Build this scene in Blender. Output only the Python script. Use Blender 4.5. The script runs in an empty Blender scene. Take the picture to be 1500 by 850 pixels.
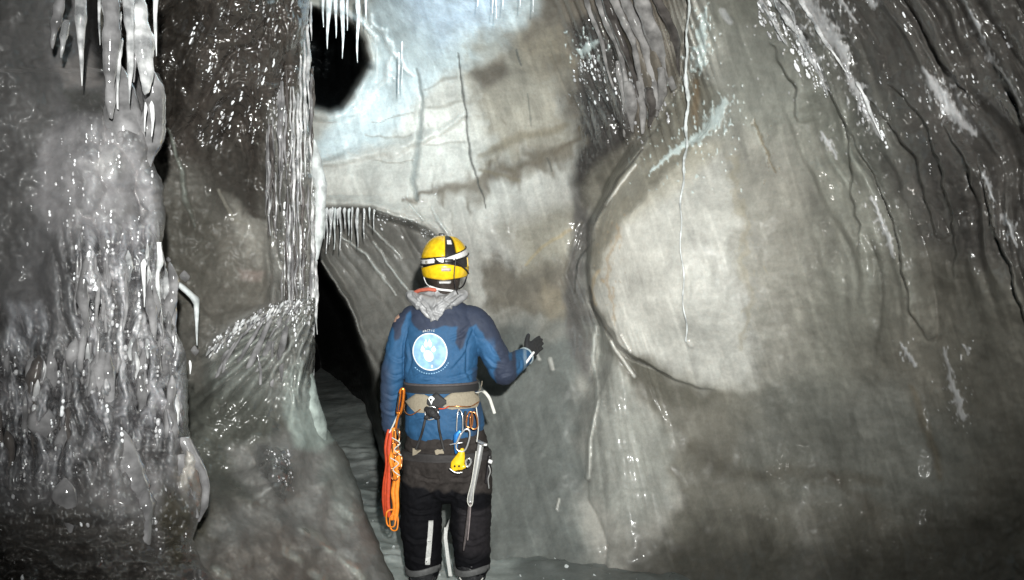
import bpy, bmesh, math, random
import numpy as np
from mathutils import Vector, Matrix
from mathutils.bvhtree import BVHTree

# ------------------------------------------------------------------ camera, world, lamps, exposure
sc = bpy.context.scene
COL = sc.collection
random.seed(7)
F, CX, CY, CZ = 1130.0, 750.0, 425.0, 1.57      # focal length in photo pixels, photo centre, eye height (m)


def P(px, py, d):
    return ((px - CX) / F * d, d, CZ - (py - CY) / F * d)


def V(px, py, d):
    return Vector(P(px, py, d))


cd = bpy.data.cameras.new('camera')
cam = bpy.data.objects.new('camera', cd)
COL.objects.link(cam)
cam.location = (0, 0, CZ)
cam.rotation_euler = (math.radians(90), 0, 0)
cd.sensor_width = 36
cd.lens = 36 * F / 1500
cd.clip_start = 0.02
cd.clip_end = 200
sc.camera = cam

w = bpy.data.worlds.new('World')
sc.world = w
w.use_nodes = True
w.node_tree.nodes['Background'].inputs[0].default_value = (0.55, 0.65, 0.7, 1)   # deep inside the ice: only a trace of stray light
w.node_tree.nodes['Background'].inputs[1].default_value = 0.035

sc.view_settings.view_transform = 'Standard'
sc.view_settings.look = 'None'
sc.view_settings.exposure = 0
sc.view_settings.gamma = 1
sc.cycles.use_denoising = True
sc.cycles.max_bounces = 6
sc.cycles.diffuse_bounces = 2
sc.cycles.glossy_bounces = 2
sc.cycles.transmission_bounces = 5
sc.cycles.caustics_reflective = False
sc.cycles.caustics_refractive = False
sc.cycles.sample_clamp_indirect = 4


def lamp(name, loc, target, watts, color, angle, blend, radius):
    l = bpy.data.lights.new(name, 'SPOT')
    l.energy = watts
    l.color = color
    l.spot_size = math.radians(angle)
    l.spot_blend = blend
    l.shadow_soft_size = radius
    o = bpy.data.objects.new(name, l)
    COL.objects.link(o)
    o.location = loc
    d = Vector(target) - Vector(loc)
    o.rotation_euler = d.to_track_quat('-Z', 'Y').to_euler()
    return o


# the photographer's head torch, the climber's own torch, and an unseen cold spot above, aimed at the roof bay
lamp('head_torch_beam', (0.22, -0.6, 1.95), P(755, 300, 4.6), 1720, (0.99, 1.0, 0.965), 74, 1.0, 0.035)
lamp('climber_torch_beam', P(668, 352, 3.95 + .33), P(1010, 385, 4.6), 34, (1.0, 0.97, 0.9), 95, 0.9, 0.03)
lamp('cold_spot_beam', P(620, -120, 3.7), P(640, 20, 5.5), 165, (0.80, 0.95, 1.0), 88, 1.0, 0.08)

# ------------------------------------------------------------------ numpy helpers


def _h(ix, iy, s):
    v = np.sin(ix * 127.1 + iy * 311.7 + s * 74.7) * 43758.5453
    return v - np.floor(v)


def pn(x, y, s=0):
    xi, yi = np.floor(x), np.floor(y)
    fx, fy = x - xi, y - yi
    u, v = fx * fx * fx * (fx * (fx * 6 - 15) + 10), fy * fy * fy * (fy * (fy * 6 - 15) + 10)

    def g(ix, iy, dx, dy):
        a = _h(ix, iy, s) * 6.2831853
        return np.cos(a) * dx + np.sin(a) * dy
    a = g(xi, yi, fx, fy)
    b = g(xi + 1, yi, fx - 1, fy)
    c = g(xi, yi + 1, fx, fy - 1)
    d = g(xi + 1, yi + 1, fx - 1, fy - 1)
    return 1.5 * ((a * (1 - u) + b * u) * (1 - v) + (c * (1 - u) + d * u) * v)


def fbm(x, y, s=0, o=4):
    r, a, t = 0, 1.0, 0
    for i in range(o):
        r = r + a * pn(x * 2 ** i, y * 2 ** i, s + i * 3.7)
        t += a
        a *= .5
    return r / t


def cell(x, y, s=0):
    """rounded knobs: 1 at a knob's centre falling to 0 between knobs"""
    xi, yi = np.floor(x), np.floor(y)
    m = np.full(x.shape, 9.0)
    for dx in (-1, 0, 1):
        for dy in (-1, 0, 1):
            cx = xi + dx + _h(xi + dx, yi + dy, s)
            cy = yi + dy + _h(xi + dx, yi + dy, s + 5)
            m = np.minimum(m, (cx - x) ** 2 + (cy - y) ** 2)
    return np.sqrt(np.clip(1 - m, 0, 1))


def sstep(a, b, x):
    t = np.clip((x - a) / (b - a), 0, 1)
    return t * t * (3 - 2 * t)


def rbf(pts):
    """smooth thin-plate surface through (px, py, depth)"""
    a = np.array(pts, float)
    q = a[:, :2] / 400.0
    r2 = ((q[:, None] - q[None]) ** 2).sum(-1)
    K = np.where(r2 > 0, r2 * np.log(np.sqrt(r2) + 1e-12), 0)
    n = len(a)
    K += np.eye(n) * 0.003
    M = np.zeros((n + 3, n + 3))
    M[:n, :n] = K
    M[:n, n] = M[n, :n] = 1
    M[:n, n + 1:] = q
    M[n + 1:, :n] = q.T
    w_ = np.linalg.solve(M, np.concatenate([a[:, 2], [0, 0, 0]]))

    def f(X, Y):
        x, y = X / 400.0, Y / 400.0
        r = w_[n] + w_[n + 1] * x + w_[n + 2] * y
        for i in range(n):
            d2 = (x - q[i, 0]) ** 2 + (y - q[i, 1]) ** 2
            r = r + w_[i] * 0.5 * d2 * np.log(d2 + 1e-12)
        return r
    return f


def seg_dist(X, Y, pts, closed=False):
    """distance to a polyline, position along it (in points) and side (+1 = right of travel, y down)"""
    best = np.full(X.shape, 1e18)
    tt = np.zeros(X.shape)
    sd = np.ones(X.shape)
    n = len(pts)
    for i in range(n if closed else n - 1):
        x0, y0 = pts[i][:2]
        x1, y1 = pts[(i + 1) % n][:2]
        dx, dy = x1 - x0, y1 - y0
        t = np.clip(((X - x0) * dx + (Y - y0) * dy) / (dx * dx + dy * dy + 1e-9), 0, 1)
        d = (X - x0 - t * dx) ** 2 + (Y - y0 - t * dy) ** 2
        m = d < best
        best = np.where(m, d, best)
        tt = np.where(m, i + t, tt)
        cr = dx * (Y - y0) - dy * (X - x0)
        sd = np.where(m, np.where(cr > 0, 1.0, -1.0), sd)
    return np.sqrt(best), tt, sd


def inside(X, Y, pts):
    c = np.zeros(X.shape, bool)
    n = len(pts)
    for i in range(n):
        x0, y0 = pts[i]
        x1, y1 = pts[(i + 1) % n]
        if y0 == y1:
            continue
        m = ((y0 > Y) != (y1 > Y)) & (X < (x1 - x0) * (Y - y0) / (y1 - y0) + x0)
        c ^= m
    return c


class Sheet:
    """a stretch of cave surface: a fine grid whose vertices each carry depth, ice colour and wetness"""

    def __init__(s, X, Y, depth, tint, wet=0.3):
        s.X, s.Y = X, Y
        s.D = depth(X, Y)
        s.C = np.empty(X.shape + (3,))
        s.C[:] = tint
        s.W = np.full(X.shape, float(wet))

    def _box(s, pts, m, warp, ws=60., seed=0):
        a = np.array([p[:2] for p in pts])
        idx = np.nonzero((s.X > a[:, 0].min() - m) & (s.X < a[:, 0].max() + m) & (s.Y > a[:, 1].min() - m) & (s.Y < a[:, 1].max() + m))
        x, y = s.X[idx], s.Y[idx]
        if warp and len(x):
            wx = warp * (pn(x / ws, y / ws, 11 + seed) + .5 * pn(x / ws * 3, y / ws * 3, 12 + seed))
            wy = warp * (pn(x / ws, y / ws, 21 + seed) + .5 * pn(x / ws * 3, y / ws * 3, 22 + seed))
            x, y = x + wx, y + wy
        return idx, x, y

    def line(s, pts, wd, color=None, a=1.0, disp=0.0, wet=None, soft=.6, warp=3, grain=0.0):
        if not isinstance(wd, (list, tuple)):
            wd = [wd] * len(pts)
        if len(wd) != len(pts):
            wd = list(np.interp(np.linspace(0, 1, len(pts)), np.linspace(0, 1, len(wd)), wd))
        mw = max(wd)
        idx, x, y = s._box(pts, mw * 2 + warp + 4, warp)
        if not len(x):
            return
        d, t, sd = seg_dist(x, y, pts)
        ww = np.interp(t, range(len(pts)), wd) + .3
        r = d / ww
        if grain:
            gf = 5. if mw < 16 else 24.
            r = r * (1 + grain * (pn(x / gf, y / gf / 2.2, 31) + .4 * pn(x / gf * 3, y / gf, 32)))
        m = 1 - sstep(1 - soft, 1 + soft * .4, r)
        if disp:
            s.D[idx] -= disp * np.clip(ww / mw, 0, 1) ** .8 * (np.sqrt(np.clip(1 - r * r, 0, 1)) if soft <= .6 else m)
        if color is not None:
            k = (a * m)[:, None]
            s.C[idx] = s.C[idx] * (1 - k) + np.array(color) * k
        if wet is not None:
            s.W[idx] = s.W[idx] * (1 - m) + wet * m

    def area(s, pts, soft=10, color=None, a=1.0, disp=0.0, wet=None, warp=8, ws=60., fn=None, grain=0.0):
        idx, x, y = s._box(pts, soft + warp + 6, warp, ws)
        if not len(x):
            return
        d, t, sd = seg_dist(x, y, pts, True)
        sdv = np.where(inside(x, y, pts), d, -d)
        if grain:
            sdv = sdv + grain * fbm(x / 22., y / 22., 41, 4)
        m = sstep(-soft, soft, sdv)
        if fn is not None:
            fn(idx, x, y, sdv, m)
        if disp:
            s.D[idx] -= disp * m
        if color is not None:
            k = (a * m)[:, None]
            s.C[idx] = s.C[idx] * (1 - k) + np.array(color) * k
        if wet is not None:
            s.W[idx] = s.W[idx] * (1 - m) + wet * m

    def fold(s, pts, A, w_, side=1, color=None, a=.4, warp=4):
        '''an overlapping lip of ice: rises gently over w_ pixels, then drops off sharply along the line'''
        idx, x, y = s._box(pts, w_ * 1.3 + warp + 4, warp)
        if not len(x):
            return
        d, t, sd = seg_dist(x, y, pts)
        n = len(pts) - 1
        tp = np.sin(np.pi * np.clip(t / n, 0, 1)) ** .6
        tp = np.where((t <= 0) | (t >= n), 0, tp)
        q = d * sd * side
        rise = np.clip(1 - q / w_, 0, 1)
        s.D[idx] -= A * tp * np.where(q > 0, rise * rise * (3 - 2 * rise), 1 - sstep(0, 2.6, -q))
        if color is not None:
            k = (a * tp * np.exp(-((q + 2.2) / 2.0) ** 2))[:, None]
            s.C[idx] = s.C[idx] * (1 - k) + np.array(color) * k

    def at(s, x, y):
        r = min(int(np.searchsorted(s.Y[:, 0], y)), s.Y.shape[0] - 1)
        return float(s.D[r, int(np.argmin(np.abs(s.X[r] - x)))])

    def build(s, name, mat, parent=None):
        H, W_ = s.X.shape
        co = np.empty((H, W_, 3))
        co[..., 0] = (s.X - CX) / F * s.D
        co[..., 1] = s.D
        co[..., 2] = CZ - (s.Y - CY) / F * s.D
        return grid_obj(name, co, s.C, s.W, mat, parent)


def grid_obj(name, co, C=None, W=None, mat=None, parent=None):
    H, W_ = co.shape[:2]
    me = bpy.data.meshes.new(name)
    me.vertices.add(H * W_)
    me.vertices.foreach_set('co', co.reshape(-1).astype(np.float32))
    i = np.arange(H * W_).reshape(H, W_)
    q = np.stack([i[:-1, :-1], i[1:, :-1], i[1:, 1:], i[:-1, 1:]], -1).reshape(-1, 4)
    n = len(q)
    me.loops.add(n * 4)
    me.loops.foreach_set('vertex_index', q.reshape(-1).astype(np.int32))
    me.polygons.add(n)
    me.polygons.foreach_set('loop_start', np.arange(0, n * 4, 4, dtype=np.int32))
    me.polygons.foreach_set('loop_total', np.full(n, 4, np.int32))
    me.polygons.foreach_set('use_smooth', np.ones(n, bool))
    me.update(calc_edges=True)
    if C is not None:
        at = me.attributes.new('tint', 'FLOAT_COLOR', 'POINT')
        c4 = np.ones((H * W_, 4), np.float32)
        c4[:, :3] = np.clip(C.reshape(-1, 3), 0.004, 0.9)
        at.data.foreach_set('color', c4.reshape(-1))
    if W is not None:
        at = me.attributes.new('wet', 'FLOAT', 'POINT')
        at.data.foreach_set('value', W.reshape(-1).astype(np.float32))
    if mat:
        me.materials.append(mat)
    o = bpy.data.objects.new(name, me)
    COL.objects.link(o)
    if parent:
        o.parent = parent
    return o


def tag(o, label=None, cat=None, group=None, kind=None):
    if label:
        o['label'] = label
    if cat:
        o['category'] = cat
    if group:
        o['group'] = group
    if kind:
        o['kind'] = kind
    return o


def empty(name, loc=(0, 0, 0)):
    o = bpy.data.objects.new(name, None)
    o.empty_display_size = .1
    COL.objects.link(o)
    o.location = loc
    return o


def mesh_obj(name, verts, faces, mat, parent=None, smooth=True, origin=None):
    """mesh given in world coordinates; origin = world place of the object's (or its parent's) origin"""
    og = Vector(origin) if origin is not None else (parent_origin(parent) if parent else Vector((0, 0, 0)))
    me = bpy.data.meshes.new(name)
    me.from_pydata([tuple(Vector(v) - og) for v in verts], [], faces)
    if smooth:
        me.polygons.foreach_set('use_smooth', [True] * len(me.polygons))
    me.materials.append(mat)
    me.update()
    o = bpy.data.objects.new(name, me)
    COL.objects.link(o)
    if parent:
        o.parent = parent
    else:
        o.location = og
    return o


def parent_origin(p):
    v = Vector((0, 0, 0))
    while p is not None:
        v += Vector(p.location)
        p = p.parent
    return v


# ------------------------------------------------------------------ materials


def nodes(m):
    m.use_nodes = True
    nt = m.node_tree
    return nt, nt.nodes, nt.links, nt.nodes['Principled BSDF']


def ice_material():
    m = bpy.data.materials.new('cave_ice')
    nt, N, L, B = nodes(m)
    at = N.new('ShaderNodeAttribute'); at.attribute_name = 'tint'
    wt = N.new('ShaderNodeAttribute'); wt.attribute_name = 'wet'
    tc = N.new('ShaderNodeTexCoord')

    def noise(scale, detail, rough=.6, stretch=None, dist=0):
        n = N.new('ShaderNodeTexNoise')
        n.inputs['Scale'].default_value = scale
        n.inputs['Detail'].default_value = detail
        n.inputs['Roughness'].default_value = rough
        n.inputs['Distortion'].default_value = dist
        if stretch:
            mp = N.new('ShaderNodeMapping')
            mp.inputs['Scale'].default_value = stretch
            L.new(tc.outputs['Object'], mp.inputs[0])
            L.new(mp.outputs[0], n.inputs['Vector'])
        else:
            L.new(tc.outputs['Object'], n.inputs['Vector'])
        return n

    def rng(src, a, b, c, d):
        r = N.new('ShaderNodeMapRange')
        L.new(src, r.inputs[0])
        for i, v in zip((1, 2, 3, 4), (a, b, c, d)):
            r.inputs[i].default_value = v
        return r.outputs[0]

    def mul(a, b):
        q = N.new('ShaderNodeMath'); q.operation = 'MULTIPLY'
        for i, v in enumerate((a, b)):
            if isinstance(v, (int, float)):
                q.inputs[i].default_value = v
            else:
                L.new(v, q.inputs[i])
        return q.outputs[0]
    big = noise(2.3, 6, .62, None, .6)
    fine = noise(48, 4, .75)
    veil = noise(5, 5, .65, (1.6, 1.0, .55), 1.2)
    f1 = rng(big.outputs[0], .3, .7, .8, 1.2)
    f2 = rng(fine.outputs[0], .3, .7, .88, 1.12)
    f3 = rng(veil.outputs[0], .35, .68, .90, 1.10)
    k = mul(mul(f1, f2), f3)
    vm = N.new('ShaderNodeVectorMath'); vm.operation = 'SCALE'
    L.new(at.outputs['Color'], vm.inputs[0]); L.new(k, vm.inputs['Scale'])
    L.new(vm.outputs[0], B.inputs['Base Color'])
    B.inputs['Subsurface Weight'].default_value = .5
    B.inputs['Subsurface Radius'].default_value = (.7, .9, 1.0)
    B.inputs['Subsurface Scale'].default_value = .05
    rr = noise(14, 3, .6)
    r1 = rng(wt.outputs['Fac'], 0, 1, .55, .10)
    L.new(mul(r1, rng(rr.outputs[0], .3, .7, .75, 1.35)), B.inputs['Roughness'])
    B.inputs['IOR'].default_value = 1.31
    L.new(rng(wt.outputs['Fac'], .2, .9, 0, 1), B.inputs['Coat Weight'])
    B.inputs['Coat Roughness'].default_value = .11
    B.inputs['Coat IOR'].default_value = 1.6
    b1 = noise(7, 3, .5, (1, 1, .55), .2)
    b2 = noise(60, 3, .6)
    bp1 = N.new('ShaderNodeBump'); bp1.inputs['Distance'].default_value = .02
    L.new(rng(wt.outputs['Fac'], .1, 1, .12, .8), bp1.inputs['Strength'])
    L.new(b1.outputs[0], bp1.inputs['Height'])
    bp2 = N.new('ShaderNodeBump'); bp2.inputs['Distance'].default_value = .004
    L.new(rng(wt.outputs['Fac'], .15, 1, .03, .4), bp2.inputs['Strength'])
    L.new(b2.outputs[0], bp2.inputs['Height'])
    L.new(bp1.outputs[0], bp2.inputs['Normal'])
    vo = N.new('ShaderNodeTexVoronoi'); vo.feature = 'F1'; vo.inputs['Scale'].default_value = 27
    mp = N.new('ShaderNodeMapping'); mp.inputs['Scale'].default_value = (1, 1, .6)
    ds = noise(7, 3); mx = N.new('ShaderNodeVectorMath'); mx.operation = 'ADD'
    sc_ = N.new('ShaderNodeVectorMath'); sc_.operation = 'SCALE'; sc_.inputs['Scale'].default_value = .12
    L.new(ds.outputs['Color'], sc_.inputs[0]); L.new(tc.outputs['Object'], mx.inputs[0]); L.new(sc_.outputs[0], mx.inputs[1])
    L.new(mx.outputs[0], mp.inputs[0]); L.new(mp.outputs[0], vo.inputs['Vector'])
    inv = rng(vo.outputs['Distance'], 0, .55, 1, 0)
    bp3 = N.new('ShaderNodeBump'); bp3.inputs['Distance'].default_value = .022
    L.new(rng(wt.outputs['Fac'], .5, 1, 0, .75), bp3.inputs['Strength'])
    L.new(inv, bp3.inputs['Height']); L.new(bp2.outputs[0], bp3.inputs['Normal'])
    L.new(bp2.outputs[0], B.inputs['Normal'])
    L.new(bp3.outputs[0], B.inputs['Coat Normal'])
    return m


def clear_ice(name, base, trans, rough=.09, bump=.5, scale=45):
    m = bpy.data.materials.new(name)
    nt, N, L, B = nodes(m)
    B.inputs['IOR'].default_value = 1.31
    B.inputs['Roughness'].default_value = rough
    tc = N.new('ShaderNodeTexCoord')
    n = N.new('ShaderNodeTexNoise'); n.inputs['Scale'].default_value = scale; n.inputs['Detail'].default_value = 4
    L.new(tc.outputs['Object'], n.inputs['Vector'])
    b = N.new('ShaderNodeBump'); b.inputs['Strength'].default_value = bump; b.inputs['Distance'].default_value = .006
    L.new(n.outputs[0], b.inputs['Height'])
    L.new(b.outputs[0], B.inputs['Normal'])
    n2 = N.new('ShaderNodeTexNoise'); n2.inputs['Scale'].default_value = 14; n2.inputs['Detail'].default_value = 4
    L.new(tc.outputs['Object'], n2.inputs['Vector'])
    cr = N.new('ShaderNodeValToRGB')
    cr.color_ramp.elements[0].position = .35; cr.color_ramp.elements[1].position = .68
    cr.color_ramp.elements[0].color = tuple(c * .55 for c in base) + (1,)
    cr.color_ramp.elements[1].color = tuple(min(.95, c * 1.2) for c in base) + (1,)
    L.new(n2.outputs[0], cr.inputs[0]); L.new(cr.outputs[0], B.inputs['Base Color'])
    r = N.new('ShaderNodeMapRange'); L.new(n2.outputs[0], r.inputs[0])
    r.inputs[1].default_value = .35; r.inputs[2].default_value = .65; r.inputs[3].default_value = min(1, trans * 1.4); r.inputs[4].default_value = trans * .45
    L.new(r.outputs[0], B.inputs['Transmission Weight'])
    return m


def plain(name, base, rough=.6, metal=0, scale=60, var=.2, bump=.15, coat=0, tint=False, bdist=.002):
    m = bpy.data.materials.new(name)
    nt, N, L, B = nodes(m)
    B.inputs['Roughness'].default_value = rough
    B.inputs['Metallic'].default_value = metal
    B.inputs['Coat Weight'].default_value = coat
    tc = N.new('ShaderNodeTexCoord')
    n = N.new('ShaderNodeTexNoise'); n.inputs['Scale'].default_value = scale; n.inputs['Detail'].default_value = 5
    L.new(tc.outputs['Object'], n.inputs['Vector'])
    r = N.new('ShaderNodeMapRange'); L.new(n.outputs[0], r.inputs[0])
    r.inputs[1].default_value = .3; r.inputs[2].default_value = .7; r.inputs[3].default_value = 1 - var; r.inputs[4].default_value = 1 + var
    vm = N.new('ShaderNodeVectorMath'); vm.operation = 'SCALE'
    if tint:
        a = N.new('ShaderNodeAttribute'); a.attribute_name = 'tint'
        L.new(a.outputs['Color'], vm.inputs[0])
    else:
        vm.inputs[0].default_value = base
    L.new(r.outputs[0], vm.inputs['Scale'])
    L.new(vm.outputs[0], B.inputs['Base Color'])
    b = N.new('ShaderNodeBump'); b.inputs['Strength'].default_value = bump; b.inputs['Distance'].default_value = bdist
    n3 = N.new('ShaderNodeTexNoise'); n3.inputs['Scale'].default_value = scale * 3; n3.inputs['Detail'].default_value = 3
    L.new(tc.outputs['Object'], n3.inputs['Vector'])
    L.new(n3.outputs[0], b.inputs['Height'])
    L.new(b.outputs[0], B.inputs['Normal'])
    return m


ICE = ice_material()
M_icicle = clear_ice('clear_icicle', (.80, .82, .84), .5, .06, .35, 30)
M_white = clear_ice('white_icicle', (.90, .93, .94), .2, .08, .35, 30)
M_grey = clear_ice('grey_wet_ice', (.27, .265, .27), .3, .07, .35, 18)
M_rib = clear_ice('rib_ice', (.30, .29, .285), .1, .10, .4, 14)
M_dark = clear_ice('dark_wet_ice', (.10, .09, .085), .2, .10, .8, 35)
M_frost = clear_ice('frosted_ice', (.72, .76, .76), .05, .3, .5, 25)

# ------------------------------------------------------------------ far and right cave wall


def axis(lo, a, b, hi, fine, coarse):
    return np.concatenate([np.arange(lo, a, coarse), np.arange(a, b, fine), np.arange(b, hi + coarse, coarse)])


D_back = rbf([(380, 170, 6.4), (460, 170, 6.3), (560, 170, 6.2), (700, 170, 6.1), (840, 170, 5.5), (460, 260, 6.1), (600, 260, 6.0), (720, 260, 6.0),
              (840, 260, 5.6), (480, 0, 6.3), (560, 0, 5.7), (650, 0, 5.2), (760, 0, 5.0), (870, 0, 4.8), (960, 0, 4.6), (960, 100, 4.8), (900, 200, 5.2),
              (560, 80, 6.2), (650, 90, 5.9), (760, 90, 5.6),
              (600, -200, 4.0), (900, -200, 3.6), (300, -200, 4.6), (1200, -200, 3.2), (700, 330, 5.9), (650, 400, 6.1), (750, 420, 5.8), (840, 430, 5.5),
              (700, 550, 5.5), (810, 550, 5.2), (720, 700, 5.1), (830, 700, 4.8), (700, 850, 4.5), (830, 850, 4.4), (500, 560, 6.0), (500, 850, 5.2),
              (800, 1050, 3.9), (1000, 1050, 3.6), (1300, 400, 5.4), (1300, 900, 4.2), (1000, 300, 5.4), (1000, 600, 5.2)])
D_right = rbf([(870, 400, 4.95), (950, 350, 4.45), (1000, 450, 4.35), (1100, 400, 4.25), (1200, 400, 4.05), (1350, 400, 3.55), (1500, 400, 3.0), (1800, 400, 2.3),
               (1020, 100, 4.75), (1000, 200, 4.75), (1110, 0, 4.1), (1300, 0, 3.4), (1500, 0, 2.8), (1000, -250, 3.7), (1500, -250, 2.4), (1850, -250, 1.9),
               (960, 560, 4.75), (1000, 640, 4.7), (1100, 650, 4.45), (1200, 700, 4.15), (1400, 700, 3.55), (1500, 650, 3.15), (900, 850, 4.35), (1100, 850, 4.05),
               (1300, 850, 3.55), (1500, 850, 3.0), (1850, 850, 2.1), (1000, 1080, 3.4), (1500, 1080, 2.4), (900, 650, 4.7), (1250, 200, 3.85), (800, 400, 5.1)])

FOLD = [(1040, -300), (1012, -60), (1004, 60), (992, 130), (962, 190), (925, 232), (895, 275), (872, 330), (862, 390), (864, 440), (880, 476), (895, 520),
        (870, 600), (860, 660), (862, 730), (890, 800), (870, 1100)]
HOLE = [(400, 8), (462, 14), (478, 22), (500, 26), (520, 38), (533, 62), (538, 88), (531, 112), (518, 138), (503, 160), (482, 166), (458, 158), (400, 150)]
CREV = [(466, 340), (474, 385), (492, 415), (508, 446), (524, 480), (538, 515), (549, 560), (556, 610), (566, 660), (584, 710), (600, 770), (600, 840), (400, 840), (400, 340)]

X, Y = np.meshgrid(axis(395, 440, 1512, 1850, 1.75, 12), axis(-260, -8, 860, 1080, 1.75, 12))


def d_main(X, Y):
    db, dr = D_back(X, Y), D_right(X, Y)
    wx = X + 5 * pn(X / 70, Y / 70, 3)
    d, t, sd = seg_dist(wx, Y, FOLD)
    s = -d * sd                      # positive to the right of the fold
    # the bulge rolls over at its rim, the gully beside it is scooped out
    R = 46.0
    k = np.clip(1 - s / R, 0, 1)
    amt = np.interp(t, [0, 3, 6, 8, 10, 11, 13, 16], [.12, .14, .16, .22, .20, .06, .08, .08])
    dr2 = dr + amt * (1 - np.sqrt(np.clip(1 - k * k, 0, 1)))
    gul = np.exp(-((s + 16) / 17.0) ** 2)
    db2 = db + .07 * gul * np.interp(t, [0, 3, 6, 9, 11, 16], [.4, .6, 1, 1, .5, .3])
    wd = np.interp(t, [0, 4, 6, 8, 10, 11, 16], [24, 18, 15, 7, 3, 22, 50])
    m = sstep(-wd, wd * .2, s)
    m[wx > 1060] = 1
    return db2 * (1 - m) + dr2 * m


W1 = Sheet(X, Y, d_main, (.42, .41, .375), .25)

# -- broad tints first
W1.area([(455, 120), (560, 150), (640, 95), (760, 30), (850, 40), (860, 300), (830, 420), (690, 440), (600, 320), (455, 310)], 25, (.54, .535, .50), warp=16)  # lamp beam's bright middle carried in the wall colour
W1.area([(470, -200), (545, 0), (548, 80), (520, 150), (470, 190), (455, 240), (560, 205), (640, 118), (740, 60), (800, 10), (820, -200)], 14, (.66, .74, .76), wet=.5, warp=10, grain=10)  # bay tinted blue-white, so the cold glow sits in the colour too
W1.area([(560, -40), (600, 30), (640, 70), (720, 40), (770, -40)], 30, (.50, .60, .72), .8, wet=.6)
W1.area([(730, 60), (800, -20), (1000, -60), (1000, 120), (950, 200), (860, 270), (835, 200), (815, 120)], 28, (.17, .15, .125), warp=14, wet=.4)
W1.area([(835, 40), (880, 10), (930, 120), (925, 215), (860, 330), (838, 280), (850, 170)], 12, (.075, .07, .066), wet=.85, warp=10)
W1.area([(690, 80), (760, 45), (820, 60), (835, 180), (830, 225), (700, 250), (705, 150)], 26, (.27, .238, .185), .75, warp=22, grain=26)
W1.area([(690, 100), (735, 80), (745, 115), (710, 130)], 8, (.13, .11, .09), .8)
W1.line([(600, 296), (660, 280), (720, 262), (790, 235), (850, 196)], [3, 15, 20, 15, 4], (.12, .095, .065), .8, soft=1, warp=16, grain=1.0)
W1.line([(700, 225), (760, 205), (830, 180)], [4, 9, 6], (.2, .17, .12), .6, soft=.9, warp=8)
W1.area([(700, 395), (740, 380), (850, 380), (860, 470), (820, 480), (700, 440)], 24, (.14, .12, .09), .8, warp=20, grain=24)
W1.area([(790, 415), (825, 430), (830, 470), (800, 468)], 7, (.33, .29, .22), .6)
W1.area([(740, 330), (850, 300), (860, 380), (770, 395)], 22, (.35, .33, .27), .8)
W1.line([(770, 385), (810, 350), (855, 325)], [2, 3, 2], (.45, .38, .25), .7, warp=5)
# alcove under the ledge
LEDGE = [(440, 303), (470, 306), (545, 308), (585, 318), (620, 334), (650, 356), (690, 430), (740, 560), (720, 760), (560, 760), (540, 520), (500, 430), (465, 370), (440, 350)]


def ledge(idx, x, y, sdv, m):
    k = sstep(-3, 10, sdv) * np.interp(x, [440, 540, 620, 700], [.55, .5, .32, .0]) * (1 - sstep(400, 560, y))
    W1.D[idx] += k
    lip = np.exp(-((sdv + 9) / 10.) ** 2) * np.interp(x, [440, 600, 680], [.12, .08, 0])
    W1.D[idx] -= lip * (y < 420)


W1.area(LEDGE, 6, None, warp=4, fn=ledge)
W1.area([(440, 306), (545, 310), (600, 328), (640, 360), (640, 470), (650, 600), (620, 760), (440, 760)], 14, (.20, .195, .18), .9, wet=.3, warp=5)
W1.line([(470, 240), (560, 215), (640, 195), (680, 170)], [8, 12, 8, 4], None, disp=.05, soft=.9, warp=10)
W1.area([(690, 470), (860, 480), (860, 640), (870, 860), (700, 860), (560, 700)], 30, (.145, .158, .150), .9, warp=20)
W1.area([(840, 280), (872, 330), (862, 390), (862, 440), (876, 480), (866, 560), (835, 520), (825, 430), (838, 350)], 8, (.125, .12, .115), .9, wet=.55, warp=5)
W1.area([(850, 270), (965, 160), (1005, 100), (1060, 140), (1040, 220), (950, 290), (880, 380), (868, 370), (872, 320)], 12, (.20, .19, .16), .9, warp=6, wet=.45)

# -- right wall
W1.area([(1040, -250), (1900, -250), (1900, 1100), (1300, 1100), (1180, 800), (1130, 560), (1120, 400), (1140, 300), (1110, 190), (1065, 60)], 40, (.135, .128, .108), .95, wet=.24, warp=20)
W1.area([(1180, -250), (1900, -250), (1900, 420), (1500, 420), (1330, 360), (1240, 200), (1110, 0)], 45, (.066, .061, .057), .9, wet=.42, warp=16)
W1.area([(1050, 40), (1110, 30), (1180, 120), (1170, 180), (1090, 170), (1060, 130)], 22, (.30, .29, .265), .9, warp=14)
W1.area([(1040, -40), (1200, 60), (1290, 200), (1300, 420), (1200, 580), (1060, 560), (1040, 300), (1010, 180)], 80, (.20, .212, .185), .6, warp=20)
W1.area([(900, 315), (960, 265), (1010, 228), (1090, 190), (1180, 200), (1190, 300), (1170, 430), (1190, 560), (1105, 585), (1040, 572), (975, 545), (905, 492), (866, 425), (868, 385)],
        34, (.27, .264, .235), .9, wet=.12, warp=14, grain=20)
W1.area([(900, 318), (960, 268), (1010, 236), (1062, 222), (1082, 270), (1070, 350), (1090, 430), (1112, 500), (1100, 562), (1040, 568), (975, 542), (905, 490), (866, 423), (868, 385)],
        15, (.43, .428, .398), .95, wet=.12, warp=9, grain=10)
W1.area([(1090, 250), (1200, 230), (1260, 330), (1230, 520), (1140, 540), (1110, 420)], 60, (.20, .193, .168), .6, warp=16)
W1.area([(905, 250), (960, 215), (1060, 215), (1000, 275), (905, 330), (880, 420), (872, 420), (878, 340)], 12, (.36, .34, .28), .7, warp=8)
W1.area([(870, 480), (940, 520), (1040, 575), (1120, 570), (1200, 620), (1150, 860), (960, 880), (990, 740), (950, 600)], 16, (.14, .134, .112), .9, warp=20)
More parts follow.
